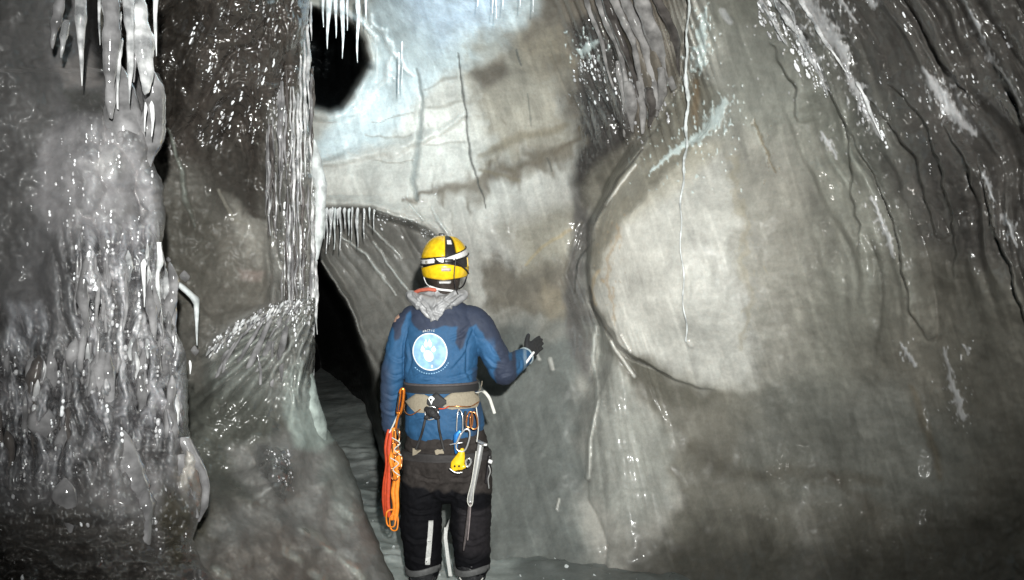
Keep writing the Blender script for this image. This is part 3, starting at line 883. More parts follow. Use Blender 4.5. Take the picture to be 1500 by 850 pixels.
def strand_geo(path, radii, seg=9, bead=.18, step=None, seed=0, wob=.25, round_top=False):
    """a beaded, slightly crooked tapering rod of ice along a path of world points"""
    rs = random.Random(seed)
    pts = [Vector(p) for p in path]
    L = [0]
    for a, b in zip(pts, pts[1:]):
        L.append(L[-1] + (b - a).length)
    n = max(6, int(L[-1] / (step or .012)))
    vs, fs = [], []
    ph = [rs.uniform(0, 6.28) for _ in range(6)]
    ss = np.linspace(0, L[-1], n)
    for i, s in enumerate(ss):
        j = max(k_ for k_ in range(len(L) - 1) if L[k_] <= s + 1e-9)
        f = (s - L[j]) / (L[j + 1] - L[j] + 1e-9)
        c = pts[j].lerp(pts[j + 1], f)
        r = radii[j] * (1 - f) + radii[j + 1] * f
        r0 = max(radii)
        q = s / (r0 * 2.2 + .004)
        mod = 1 + bead * (math.sin(q * 1.9 + ph[0]) * .55 + math.sin(q * 4.3 + ph[1]) * .35 + math.sin(q * .8 + ph[2]) * .5) + rs.uniform(-.5, .5) * bead * .4
        r = max(r * mod, .0005)
        if round_top:
            r *= math.sqrt(min(1, (s + .001) / (r0 * 1.2)))
        c = c + Vector((math.sin(q * .7 + ph[3]), math.cos(q * .6 + ph[4]), 0)) * r0 * wob * min(1, s / (3 * r0 + .001))
        for k_ in range(seg):
            a = 2 * math.pi * k_ / seg
            rr_ = r * (1 + bead * .35 * math.sin(3 * a + ph[5] + q * .5))
            vs.append(c + Vector((math.cos(a) * rr_, math.sin(a) * rr_, 0)))
        if i:
            for k_ in range(seg):
                a0, a1 = (i - 1) * seg + k_, (i - 1) * seg + (k_ + 1) % seg
                fs.append((a0, a1, a1 + seg, a0 + seg))
    vs.append(pts[-1] - Vector((0, 0, radii[-1])))
    e = len(vs) - 1
    for k_ in range(seg):
        fs.append(((n - 1) * seg + k_, (n - 1) * seg + (k_ + 1) % seg, e))
    fs.append(tuple(range(seg - 1, -1, -1)))
    return vs, fs


def pxm(w_, d):
    return w_ / F * d


def rod(name, pp, d, mat, parent=None, seed=0, bead=.18, wob=.25, origin=None, seg=9, step=None, round_top=False):
    """pp: list of (px, py, half-width in px[, depth]) -> a strand object"""
    dd = [p[3] if len(p) > 3 else d for p in pp]
    path = [V(p[0], p[1], q) for p, q in zip(pp, dd)]
    rad = [pxm(p[2], q) for p, q in zip(pp, dd)]
    vs, fs = strand_geo(path, rad, seg, bead, step, seed, wob, round_top)
    return mesh_obj(name, vs, fs, mat, parent, origin=path[0] if parent is None else None)


def icicle(px, y0, y1, hw, d, label, group, mat=None, seed=0, lean=0, bead=.15, fat=.62):
    o = rod('icicle', [(px, y0, hw), (px + lean * .5, y0 + (y1 - y0) * .45, hw * fat), (px + lean, y1, .5)], d, mat or M_icicle, None, seed, bead, .15 if y0 < 0 else .3, round_top=y0 > 0, seg=12)
    return tag(o, label, 'icicle', group)


ORD = ['first', 'second', 'third', 'fourth', 'fifth', 'sixth', 'seventh', 'eighth', 'ninth', 'tenth', 'eleventh', 'twelfth', 'thirteenth', 'fourteenth', 'fifteenth', 'sixteenth']
# big ones in front of the near ice mass
G = 'large icicles in front of the near ice mass'
icicle(119, -60, 126, 10, 2.5, 'big smooth blunt white-grey icicle hanging alone in front of the dark recess', G, M_icicle, 1, 0, .14, .75)
icicle(146, -40, 66, 4, 2.5, 'thin dark-backed icicle between the big blunt icicle and the beaded column', G, M_icicle, 2)
icicle(187, -60, 152, 10, 2.45, 'long tapering milky icicle between the two clear beaded columns', G, M_icicle, 3, 4, .22, .7)
icicle(229, -40, 82, 5, 2.5, 'slim white icicle at the outer side of the ringed column', G, M_white, 4, -1)
icicle(222, 148, 200, 4, 2.5, 'short twin icicle, the thicker one, below the ringed column', G, M_white, 5)
icicle(213, 150, 193, 2.5, 2.5, 'short twin icicle, the thinner one, below the ringed column', G, M_white, 6)
icicle(211, 380, 450, 4, 2.42, 'white spike icicle below the glittering band of the near ice mass', G, M_white, 8)
o = rod('icicle', [(233, 355, 3), (234, 385, 4.5), (230, 400, 3), (233, 440, 3.5), (238, 494, 1)], 2.6, M_white, None, 9, .2, .3)
tag(o, 'long crooked white icicle along the edge of the near ice mass', 'icicle', G)
icicle(278, 528, 548, 3, 2.6, 'stubby little icicle low on the edge of the near ice mass', G, M_white, 10)
# ringed and beaded columns fused to the mass: one thing with its strands
col = empty('ice_column', P(185, 200, 2.6))
tag(col, 'clear beaded and ringed ice columns fused into the top of the near ice mass', 'ice column')
rod('strand', [(160, -60, 13), (162, 40, 12), (160, 90, 9), (163, 150, 8), (164, 172, 3)], 2.5, M_grey, col, 20, .25)
rod('strand', [(207, -60, 14), (206, 20, 13), (210, 60, 14), (214, 110, 10), (212, 135, 5)], 2.52, M_icicle, col, 21, .3, .15)
rod('strand', [(92, -40, 7), (84, 30, 7), (79, 60, 5), (78, 70, 2)], 2.5, M_grey, col, 22, .35)
rod('strand', [(98, 30, 5), (92, 55, 5), (89, 84, 1)], 2.5, M_icicle, col, 23, .35)
rod('strand', [(172, -40, 5), (174, 60, 5), (172, 110, 3), (174, 160, 1)], 2.52, M_icicle, col, 24, .3)
rod('strand', [(196, -40, 5), (197, 60, 4), (196, 120, 1)], 2.52, M_grey, col, 25, .3)
rod('strand', [(176, 95, 12, 2.58), (182, 160, 24, 2.6), (190, 210, 26, 2.62), (205, 250, 14, 2.66)], 2.6, M_grey, col, 26, .14, .2, round_top=True, seg=16)
rod('strand', [(222, 100, 10, 2.6), (222, 125, 15, 2.62), (222, 160, 14, 2.64), (214, 215, 18, 2.66), (212, 250, 10, 2.7)], 2.6, M_grey, col, 27, .22, .2, round_top=True, seg=16)
# glittering strands down the mass
mass_t = empty('ice_cascade', P(180, 640, 2.45))
tag(mass_t, 'cascade of wet fused icicles and lobes glittering down the near ice mass', 'frozen cascade')
rs = random.Random(5)
for i in range(46):
    x = rs.uniform(108, 262)
    y0 = rs.uniform(335, 560) + (x - 180) * .25
    y1 = y0 + rs.uniform(50, 170)
    y1 = min(y1, 700)
    hw = rs.choice([2.5, 3.5, 5, 7, 9])
    dd = W3.at(x, y0 + 20) - pxm(hw, 2.4) * rs.uniform(0, .8)
    rod('strand', [(x, y0, hw * .5), (x + rs.uniform(-3, 3), (y0 * 2 + y1) / 3, hw), (x + rs.uniform(-4, 4), (y0 + 2 * y1) / 3, hw * .8), (x + rs.uniform(-5, 5), y1, .6)], dd,
        rs.choice([M_grey, M_grey, M_icicle, M_grey]), mass_t, 100 + i, .3, .4, step=.016, round_top=True, seg=8)
for i in range(30):
    x = rs.uniform(-30, 108)
    y0 = rs.uniform(500, 640)
    y1 = y0 + rs.uniform(40, 130)
    hw = rs.choice([2.5, 4, 6, 9])
    dd = W3.at(x, y0 + 20) - pxm(hw, 2.4) * rs.uniform(0, .8)
    rod('strand', [(x, y0, hw * .5), (x + rs.uniform(-3, 3), (y0 * 2 + y1) / 3, hw), (x + rs.uniform(-4, 4), (y0 + 2 * y1) / 3, hw * .9), (x + rs.uniform(-5, 5), y1, .8)], dd,
        rs.choice([M_grey, M_grey, M_icicle, M_dark]), mass_t, 200 + i, .35, .4, step=.016, round_top=True, seg=8)
for i, (x, y, hw, hh) in enumerate([(180, 690, 34, 60), (215, 760, 18, 45), (62, 615, 20, 26), (95, 740, 13, 40), (150, 560, 16, 50), (252, 610, 9, 60)]):
    dd = W3.at(x, y) + pxm(hw, 2.3) * .45
    rod('lobe', [(x, y - hh, hw * .5), (x - 3, y - hh * .3, hw), (x + 2, y + hh * .4, hw * .9), (x + 4, y + hh, hw * .3)], dd, M_grey, mass_t, 300 + i, .3, .3, step=.014, round_top=True, seg=18)
# curled tongue of ice at the foot of the mass (a loop with a hole)
tongue = rod('ice_tongue', [(268, 640, 8), (282, 668, 10), (297, 690, 8), (302, 715, 6), (299, 742, 5), (290, 764, 2)], 2.5, M_grey, None, 31, .15, .1)
tag(tongue, 'curled grey tongue of ice ending in a point beside the silty mound', 'ice formation', 'curled ice at the foot of the near mass')
t2 = rod('ice_tongue', [(262, 665, 9), (268, 700, 10), (276, 730, 8), (288, 758, 3)], 2.48, M_grey, None, 32, .15, .1)
tag(t2, 'inner grey tongue of ice joining the curled one at its tip', 'ice formation', 'curled ice at the foot of the near mass')

# icicle with a bent shoulder and the small knobs beside it on the middle wall
o = rod('icicle', [(260, 414, 5), (272, 426, 7), (285, 437, 6), (288, 446, 4), (289, 470, 3), (289, 506, .8)], 3.62, M_frost, None, 40, .12, .1)
tag(o, 'pale bent icicle with a thick shoulder standing off the dark middle wall', 'icicle')
for i, (x, y, r) in enumerate([(270, 404, 8), (248, 450, 7), (257, 493, 5), (285, 513, 7), (246, 380, 4)]):
    o = rod('ice_lump', [(x, y - r, r * .35), (x, y - r * .7, r * .75), (x, y, r), (x + 1, y + r * .7, r * .72), (x + 1, y + r, r * .3)], W2.at(x, y) - .01, M_grey, None, 45 + i, .08, .05, round_top=True, seg=14, step=.004)
    tag(o, ['round grey ice knob just above the shouldered icicle', 'round grey ice knob below and beside the shouldered icicle', 'small knob of ice low near the cascade edge',
            'lumpy knob of ice just under the tip of the shouldered icicle', 'tiny knob of ice by the long crooked icicle'][i], 'ice knob', 'ice knobs beside the shouldered icicle')

# frozen curtain down the rolled edge of the middle wall
cur_t = empty('frozen_curtain', P(430, 600, 3.9))
tag(cur_t, 'tall curtain of thin grey wet icicles along the edge of the dark wall', 'frozen curtain')


def mid_depth(x, y):
    return W2.at(x, y) + .10


rs = random.Random(11)
for i in range(58):
    x = rs.uniform(388, 461)
    y0 = rs.uniform(90, 430) if x > 405 else rs.uniform(170, 300)
    ln = rs.uniform(60, 210)
    y1 = min(y0 + ln, 345 if x < 405 else 610)
    hw = rs.choice([1.3, 1.8, 2.3, 3.0])
    dd = mid_depth(x, y0) - rs.uniform(.08, .16)
    rod('strand', [(x, y0, hw * .6), (x + rs.uniform(-1.5, 1.5), (2 * y0 + y1) / 3, hw), (x + rs.uniform(-2, 2), (y0 + 2 * y1) / 3, hw * .7), (x + rs.uniform(-2, 2), y1, .4)], dd,
        rs.choice([M_grey, M_icicle, M_grey, M_dark]), cur_t, 400 + i, .3, .4, step=.014, seg=7, round_top=True)
for i, (x, y0, y1, hw) in enumerate([(451, 35, 160, 3.2), (455, 0, 60, 2), (446, 60, 260, 2.2), (440, 80, 300, 2), (436, 135, 330, 2.6), (430, 160, 360, 2.2), (448, 150, 420, 2.4), (458, 300, 575, 2.6), (463, 380, 490, 3),
                                   (428, 455, 515, 2.2), (441, 470, 600, 2.4), (433, 460, 545, 2.5), (452, 500, 590, 2.2), (424, 440, 500, 3), (449, 560, 612, 1.6)]):
    rod('strand', [(x, y0, hw * .7), (x + .5, (y0 + y1) / 2, hw), (x + 1, y1, .4)], mid_depth(x, min(y0, 400)) - .16, M_icicle, cur_t, 480 + i, .25, .3, seg=8, round_top=True)
# white fin seen just behind the curtain
fin = rod('ice_fin', [(459, 205, 3, 4.35), (463, 235, 9, 4.35), (467, 270, 12, 4.35), (468, 300, 8, 4.35), (465, 340, 9, 4.35), (462, 380, 4, 4.35)], 4.35, M_frost, None, 60, .06, .1, seg=14)
tag(fin, 'smooth bright white fin of ice bulging from behind the curtain edge', 'ice formation')
pil = rod('ice_pillar', [(447, 505, 8, 3.95), (440, 545, 18, 3.95), (446, 580, 20, 3.95), (456, 620, 22, 3.98), (462, 650, 18, 4.0)], 3.95, clear_ice('pale_green_ice', (.40, .46, .43), .1, .25, .5, 20), None, 61, .05, .06, seg=24, round_top=True)
tag(pil, 'pale green-white stump of ice under the frozen curtain tips', 'ice formation')

# crust of crystal knobs along the fan's crest
crust = empty('ice_crust', P(370, 470, 3.6))
tag(crust, 'band of glittering crystal knobs along the crest of the ice fan', 'ice crust')
rs = random.Random(3)
for i in range(44):
    t = rs.random() ** .8
    q = t * (len(CREST) - 1)
    j = min(int(q), len(CREST) - 2)
    x = CREST[j][0] + (CREST[j + 1][0] - CREST[j][0]) * (q - j)
    y = CREST[j][1] + (CREST[j + 1][1] - CREST[j][1]) * (q - j)
    y += rs.uniform(-3, 10)
    l = rs.uniform(5, 13)
    rod('crystal', [(x, y, 1.2), (x - l * .25, y + l * .5, rs.uniform(1.6, 3.2)), (x - l * .5, y + l, .7)], mid_depth(x - 2, y + 10) - .14 - rs.uniform(0, .03), rs.choice([M_icicle, M_white, M_grey]), crust, 500 + i, .3, .2, step=.008, seg=7, round_top=True)
# fan strands
fan_t = empty('ice_fan', P(370, 580, 3.6))
tag(fan_t, 'fan of smooth grey strands of ice spreading below the glittering crust', 'ice formation')
for i, (x0, y0, x1, y1, x2, y2, hw) in enumerate([(372, 474, 330, 520, 308, 590, 4), (385, 470, 352, 525, 338, 590, 4), (398, 466, 372, 520, 345, 575, 6), (412, 462, 395, 510, 365, 570, 7), (356, 488, 330, 530, 322, 570, 3),
                                                  (376, 512, 382, 545, 381, 600, 2.5), (425, 462, 410, 520, 412, 560, 6), (345, 500, 322, 540, 306, 590, 3), (400, 500, 398, 560, 396, 600, 3)]):
    rod('strand', [(x0, y0, hw * .6), (x1, y1, hw), (x2, y2, .7)], mid_depth(x1, y1) - .105, M_grey, fan_t, 550 + i, .12, .15, seg=9, round_top=True)

# icicles in the mouth of the dark upper opening
G = 'icicles in the mouth of the dark upper opening'
LT = ['leftmost slim icicle of the row in front of the dark upper opening', 'thick white icicle, second from left, in front of the dark upper opening', 'thin icicle between the two thickest ones before the dark opening',
      'longest thick white icicle in the middle of the dark upper opening', 'tiny icicle just after the longest one before the dark opening', 'straight white icicle apart from the rest near the opening rim', 'short stub icicle high on the rim of the dark upper opening']
for i, (x, y1, hw) in enumerate([(473, 40, 3), (481, 72, 5), (492, 56, 3.5), (502, 86, 4.5), (509, 45, 2), (524, 92, 4), (536, 30, 2.5)]):
    icicle(x, -25 + i * 2, y1, hw, 5.0, LT[i], G, M_white, 70 + i, rs.uniform(-1, 1), .1, .7)
G = 'pair of thin icicles on the cold bright wall'
icicle(584, 76, 138, 2.6, 5.6, 'longer of two thin icicles hanging against the cold bright wall', G, M_white, 80)
icicle(589, 60, 132, 1.8, 5.6, 'thinner of two icicles hanging against the cold bright wall', G, M_white, 81)
G = 'tiny icicles at the roof edge'
for i, (x, y1, hw, tx) in enumerate([(722, 20, 1.6, 'leftmost'), (727, 27, 1.8, 'longest'), (737, 14, 1.4, 'stubby third'), (762, 12, 1.4, 'fourth'), (781, 18, 1.8, 'rightmost'), (700, 10, 1.4, 'faint outlying')]):
    icicle(x, -30, y1, hw, 4.7, tx + ' of the tiny icicles hanging from the bright roof edge', G, M_white, 90 + i)
# fringe under the ledge
G = 'fringe of icicles under the pale ledge'
FRG = [(474, 350, 3.2), (479, 372, 2.4), (484, 358, 3.4), (491, 366, 2.2), (498, 368, 2.6), (505, 335, 2.4), (512, 345, 2.2), (516, 352, 1.6), (524, 362, 3.2), (533, 350, 2.2), (541, 322, 1.8), (548, 336, 1.8), (495, 330, 2.6), (487, 332, 1.8)]
FRG.sort()
for i, (x, y1, hw) in enumerate(FRG):
    icicle(x, 303 + (i * 7) % 3 + (max(0, x - 540)) * .3, y1, hw, 5.85, ORD[i] + ' icicle from the left in the fringe under the pale ledge', G, M_white if i % 4 else M_frost, 700 + i, rs.uniform(-2, 2), .25, .6)

# ribbed drapery, top centre-right
drap = empty('ice_drapery', P(930, 210, 4.7))
tag(drap, 'hanging drapery of long grey ice ribs with black gaps and glittering tips', 'ice drapery')
DR = [(858, -40, 905, 70, 925, 150, 4), (872, -40, 912, 60, 935, 140, 6), (886, -40, 925, 60, 948, 150, 5), (902, -40, 942, 60, 965, 160, 8), (924, -40, 962, 50, 984, 130, 10), (948, -40, 985, 50, 996, 110, 6),
      (905, 90, 915, 150, 916, 200, 4), (920, 120, 926, 160, 928, 192, 7), (935, 120, 944, 160, 940, 196, 5), (950, 130, 958, 160, 950, 185, 6), (968, 100, 972, 140, 962, 170, 5), (845, -40, 880, 60, 898, 130, 3)]
for i, (x0, y0, x1, y1, x2, y2, hw) in enumerate(DR):
    d0 = float(D_back(np.array([float(x1)]), np.array([float(y1)]))[0])
    rod('rib', [(x0, y0, hw, W1.at(x0, y0) - .03), ((x0 + x1) / 2, (y0 + y1) / 2, hw * 1.25, W1.at((x0 + x1) / 2, (y0 + y1) / 2) - .03), (x1, y1, hw * 1.1, W1.at(x1, y1) - .03), (x2, y2, hw * .5, W1.at(x2, y2) - .02)], d0, [M_rib, M_dark, M_rib, M_rib][i % 4], drap, 600 + i, .2, .3, step=.02, seg=12)
# big wet streamers on the right wall
stm = empty('ice_streamer', P(1160, 70, 3.85))
tag(stm, 'wet glittering streamers of ice running slantwise down the upper wall', 'ice formation')


def right_depth(x, y):
    return W1.at(x, y) + .06


for i, (pts, hw) in enumerate([([(1096, -30), (1128, 25), (1150, 64)], 2.2), ([(1118, -30), (1146, 15), (1162, 42), (1184, 78), (1198, 100)], 4), ([(1172, 45), (1188, 78), (1212, 140)], 2.6), ([(1255, 120), (1270, 150), (1290, 202)], 2.6),
                               ([(1130, -30), (1160, 20), (1168, 48)], 3), ([(1158, -40), (1178, 10), (1212, 66), (1240, 106)], 3)]):
    rod('strand', [(x, y, hw * (1 if k_ < len(pts) - 1 else .3), right_depth(x, y) - .075) for k_, (x, y) in enumerate(pts)], 4, M_icicle if i != 3 else M_white, stm, 660 + i, .35, .4, step=.012, seg=8)



def scatter(name, parent, sheet, poly, n, r0, r1, mat, seed, slant=0.0, chain=4, el=2.0):
    '''pale beads standing in for glints on the wet ice, in short trickling chains; far too many to count'''
    rs = random.Random(seed)
    xs, ys = [p[0] for p in poly], [p[1] for p in poly]
    vs, fs = [], []
    og = parent_origin(parent)
    k_ = 0
    while k_ < n:
        x, y = rs.uniform(min(xs), max(xs)), rs.uniform(min(ys), max(ys))
        if not inside(np.array([x]), np.array([y]), poly)[0]:
            continue
        m = rs.randint(1, chain)
        sc0 = rs.random() ** 2.2
        for q in range(m):
            r = (r0 + (r1 - r0) * sc0) * rs.uniform(.6, 1.2)
            e_ = rs.uniform(1, el)
            d = sheet.at(x, y) - pxm(r, 3) * .5
            c = V(x, y, d) - og
            R_ = pxm(r, d)
            ax = Vector((slant, 0, -1)).normalized()
            si = Vector((ax.z, 0, -ax.x))
            b = len(vs)
            rings = 4
            vs.append(c - ax * R_ * e_)
            for i in range(1, rings):
                a = math.pi * i / rings
                for j in range(6):
                    t = tau_ * j / 6
                    w_ = math.sin(a) * R_ * rs.uniform(.75, 1.2)
                    vs.append(c - ax * math.cos(a) * R_ * e_ + si * math.cos(t) * w_ + Vector((0, 1, 0)) * math.sin(t) * w_)
            vs.append(c + ax * R_ * e_)
            for j in range(6):
                j2 = (j + 1) % 6
                fs.append((b, b + 1 + j, b + 1 + j2))
                for i in range(rings - 2):
                    fs.append((b + 1 + i * 6 + j, b + 7 + i * 6 + j, b + 7 + i * 6 + j2, b + 1 + i * 6 + j2))
                fs.append((b + 1 + (rings - 2) * 6 + j, b + 1 + (rings - 1) * 6, b + 1 + (rings - 2) * 6 + j2))
            y += r * e_ * rs.uniform(1.6, 3.2)
            x += rs.uniform(-1, 1) * r * .8 + slant * r * 2
            k_ += 1
    me = bpy.data.meshes.new(name)
    me.from_pydata(vs, [], fs)
    me.polygons.foreach_set('use_smooth', [True] * len(me.polygons))
    me.materials.append(mat)
    o = bpy.data.objects.new(name, me); COL.objects.link(o); o.parent = parent
    o['kind'] = 'stuff'
    return o


tau_ = 2 * math.pi
M_glint = plain('white_glint', (.86, .88, .90), .12, scale=60, var=.08, bump=.1, coat=1)
M_glint2 = plain('grey_glint', (.42, .42, .43), .10, scale=60, var=.2, bump=.1, coat=1)
for m_, k_, sd_ in ((M_glint, 1.0, 0), (M_glint2, 1.6, 50)):  # pale beads added to read as specular glints
    scatter('glint_beads', mass_t, W3, [(110, 320), (235, 330), (262, 480), (272, 640), (150, 640), (105, 500)], int(60 * k_), .6, 3.6, m_, 1 + sd_, 0, 3, 2.2)
    scatter('glint_beads', mass_t, W3, [(-20, 500), (110, 510), (120, 720), (-20, 740)], int(40 * k_), .6, 4.2, m_, 2 + sd_, 0, 3, 2)
    scatter('glint_beads', mass_t, W3, [(60, 180), (220, 180), (240, 330), (90, 340), (20, 420), (30, 300)], int(36 * k_), .8, 2.2, m_, 3 + sd_, 0, 3)
    scatter('glint_beads', mass_t, W3, [(0, 700), (230, 640), (290, 840), (0, 850)], int(24 * k_), .8, 2.6, m_, 4 + sd_, .2, 2)
    scatter('glint_beads', cur_t, W2, [(390, 150), (455, 60), (462, 480), (440, 560), (395, 330)], int(170 * k_), .6, 1.9, m_, 5 + sd_, 0, 5, 3)
    scatter('glint_beads', crust, W2, [(300, 512), (325, 487), (350, 468), (378, 453), (405, 442), (452, 440), (450, 462), (425, 458), (400, 458), (360, 476), (315, 518)], int(70 * k_), .9, 3.0, m_, 6 + sd_, -.5, 3)
    scatter('glint_beads', cur_t, W2, [(285, 0), (440, 0), (440, 150), (385, 200), (330, 230), (280, 190)], int(110 * k_), .5, 2.0, m_, 7 + sd_, -.45, 4, 3.5)
    scatter('glint_beads', drap, W1, [(835, 100), (880, 60), (930, 100), (990, 110), (975, 160), (930, 212), (905, 200), (890, 150), (845, 170)], int(110 * k_), .7, 2.6, m_, 8 + sd_, .3, 4)
    scatter('glint_beads', stm, W1, [(1100, 0), (1135, 0), (1200, 80), (1222, 140), (1205, 140), (1150, 70)], int(75 * k_), .8, 3.0, m_, 9 + sd_, .55, 5, 3)
    scatter('glint_beads', stm, W1, [(1225, 85), (1250, 95), (1298, 200), (1285, 205)], int(30 * k_), .8, 2.6, m_, 10 + sd_, .45, 4, 3)
    scatter('glint_beads', stm, W1, [(1250, 0), (1500, 0), (1500, 260), (1340, 260), (1240, 60)], int(26 * k_), .6, 2.0, m_, 11 + sd_, .5, 3, 3)
scatter('glint_beads', crust, W2, [(385, 655), (425, 660), (430, 720), (395, 700)], 40, .8, 2, M_glint2, 12, .5, 3)
scatter('glint_beads', stm, W1, [(545, 306), (600, 318), (640, 345), (635, 352), (590, 326), (545, 314)], 60, .8, 2, M_glint, 13, .8, 4)

# long thin icy thread
TH = [(1008, -60, 1.7), (1008, 40, 1.7), (1004, 90, 2.0), (1007, 120, 3.2), (1006, 200, 1.8), (1003, 240, 1.8), (998, 290, 1.3), (997, 340, .9), (1000, 400, 1.0), (1003, 460, .9), (1006, 500, 1.5)]
o = rod('ice_thread', [(x, y, h_, W1.at(x, y) - (.06 if y < 250 else .03)) for x, y, h_ in TH], 4, M_frost, None, 99, .35, .5, step=.012, seg=8)
tag(o, 'very long thin beaded thread of ice hanging straight down before the pale bulge', 'icicle')

# ------------------------------------------------------------------ the climber
PD = 4.1                                  # distance of the climber's spine from the lens
PO = Vector((P(652, 425, PD)[0], PD, 0))  # ground point between the feet


def ring_tube(path, radii, seg=20, cap=True, resample=5):
    """closed tapered tube; path = world points, radii = (a, b) semi-axes (a across, b the other way)"""
    pts = [Vector(p) for p in path]
    R_ = [(r, r) if not isinstance(r, tuple) else r for r in radii]
    P2, R2 = [], []
    n = len(pts)
    for i in range(n - 1):
        p0, p1, p2, p3 = pts[max(i - 1, 0)], pts[i], pts[i + 1], pts[min(i + 2, n - 1)]
        for k_ in range(resample):
            t = k_ / resample
            P2.append(.5 * ((2 * p1) + (p2 - p0) * t + (2 * p0 - 5 * p1 + 4 * p2 - p3) * t * t + (3 * p1 - p0 - 3 * p2 + p3) * t ** 3))
            R2.append(tuple(R_[i][c] * (1 - t) + R_[i + 1][c] * t for c in (0, 1)))
    P2.append(pts[-1]); R2.append(R_[-1])
    vs, fs = [], []
    n = len(P2)

    def frame(t):
        ref = Vector((0, 1, 0)) if abs(t.y) < .8 else Vector((0, 0, 1))
        a = t.cross(ref).normalized()
        return a, a.cross(t).normalized()
    ends = []
    if cap:
        t0 = (P2[0] - P2[1]).normalized(); t1 = (P2[-1] - P2[-2]).normalized()
        pre = [(P2[0] + t0 * min(R2[0]) * math.sin(a), tuple(r * math.cos(a) for r in R2[0])) for a in (1.35, .9, .45)]
        post = [(P2[-1] + t1 * min(R2[-1]) * math.sin(a), tuple(r * math.cos(a) for r in R2[-1])) for a in (.45, .9, 1.35)]
        seq = pre + list(zip(P2, R2)) + post
    else:
        seq = list(zip(P2, R2))
    for i, (c, r) in enumerate(seq):
        a_ = seq[min(i + 1, len(seq) - 1)][0] - seq[max(i - 1, 0)][0]
        A, B_ = frame(a_.normalized())
        for k_ in range(seg):
            an = 2 * math.pi * k_ / seg
            vs.append(c + A * math.cos(an) * r[0] + B_ * math.sin(an) * r[1])
        if i:
            for k_ in range(seg):
                q0, q1 = (i - 1) * seg + k_, (i - 1) * seg + (k_ + 1) % seg
                fs.append((q0, q1, q1 + seg, q0 + seg))
    fs.append(tuple(range(seg - 1, -1, -1)))
    fs.append(tuple(range((len(seq) - 1) * seg, len(seq) * seg)))
    return vs, fs


def join(parts):
    vs, fs = [], []
    for v, f in parts:
        b = len(vs)
        vs += list(v)
        fs += [tuple(i + b for i in q) for q in f]
    return vs, fs


def fused(name, parts, mat, parent, voxel=.008, smooth=4, disp=None, colour=None, cut=None):
    """closed volumes fused into one continuous skin, smoothed, creased, coloured"""
    vs, fs = join(parts)
    og = parent_origin(parent)
    me = bpy.data.meshes.new(name)
    me.from_pydata([tuple(Vector(v)) for v in vs], [], fs)
    bm = bmesh.new(); bm.from_mesh(me); bmesh.ops.recalc_face_normals(bm, faces=bm.faces); bm.to_mesh(me); bm.free()
    t = bpy.data.objects.new('tmp', me)
    COL.objects.link(t)
    m = t.modifiers.new('r', 'REMESH'); m.mode = 'VOXEL'; m.voxel_size = voxel
    m = t.modifiers.new('s', 'SMOOTH'); m.iterations = smooth; m.factor = .6
    dg = bpy.context.evaluated_depsgraph_get()
    me2 = bpy.data.meshes.new_from_object(t.evaluated_get(dg))
    bpy.data.objects.remove(t)
    n = len(me2.vertices)
    co = np.empty(n * 3, np.float32); me2.vertices.foreach_get('co', co); co = co.reshape(-1, 3).astype(float)
    no = np.empty(n * 3, np.float32); me2.vertex_normals.foreach_get('vector', no); no = no.reshape(-1, 3).astype(float)
    px = co[:, 0] / PD * F + CX                 # body-plane coordinates in photo pixels, used for seams and panels
    py = (CZ - co[:, 2]) / PD * F + CY
    if disp is not None:
        co = co + no * disp(px, py, co)[:, None]
    if colour is not None:
        at = me2.attributes.new('tint', 'FLOAT_COLOR', 'POINT')
        c4 = np.ones((n, 4), np.float32); c4[:, :3] = colour(px, py, co, no)
        at.data.foreach_set('color', c4.reshape(-1))
    co -= np.array(og)
    me2.vertices.foreach_set('co', co.reshape(-1).astype(np.float32))
    me2.polygons.foreach_set('use_smooth', [True] * len(me2.polygons))
    me2.materials.clear(); me2.materials.append(mat)
    if cut is not None:
        bm = bmesh.new(); bm.from_mesh(me2)
        cond = cut(co + np.array(og))
        bmesh.ops.delete(bm, geom=[v for v in bm.verts if cond[v.index]], context='VERTS')
        bm.to_mesh(me2); bm.free()
    me2.update()
    me2.name = name
    o = bpy.data.objects.new(name, me2); COL.objects.link(o); o.parent = parent
    return o


def bvh_of(o):
    og = parent_origin(o.parent) if o.parent else Vector(o.location)
    return BVHTree.FromPolygons([v.co + og for v in o.data.vertices], [tuple(p.vertices) for p in o.data.polygons])


def wire(name, pts, r, mat, parent=None, seg=8, closed=False, flat=None, origin=None, resample=4):
    """bent wire / cord / webbing through world points; flat=(a,b) for webbing"""
    pts = [Vector(p) for p in pts]
    if closed:
        n = len(pts)
        P2 = []
        for i in range(n):
            p0, p1, p2, p3 = pts[i - 1], pts[i], pts[(i + 1) % n], pts[(i + 2) % n]
            for k_ in range(resample):
                t = k_ / resample
                P2.append(.5 * ((2 * p1) + (p2 - p0) * t + (2 * p0 - 5 * p1 + 4 * p2 - p3) * t * t + (3 * p1 - p0 - 3 * p2 + p3) * t ** 3))
        vs, fs = [], []
        m = len(P2)
        for i in range(m):
            tg = (P2[(i + 1) % m] - P2[i - 1]).normalized()
            B_ = Vector((0, 1, 0)) if abs(tg.y) < .9 else Vector((1, 0, 0))
            A = tg.cross(B_).normalized(); B_ = A.cross(tg).normalized()
            ra, rb = flat or (r, r)
            for k_ in range(seg):
                an = 2 * math.pi * k_ / seg
                vs.append(P2[i] + A * math.cos(an) * ra + B_ * math.sin(an) * rb)
        for i in range(m):
            for k_ in range(seg):
                q0, q1 = i * seg + k_, i * seg + (k_ + 1) % seg
                j = (i + 1) % m
                fs.append((q0, q1, j * seg + (k_ + 1) % seg, j * seg + k_))
    else:
        vs, fs = ring_tube(pts, [flat or (r, r)] * len(pts), seg, True, resample)
    return mesh_obj(name, vs, fs, mat, parent, origin=origin if parent is None else None)


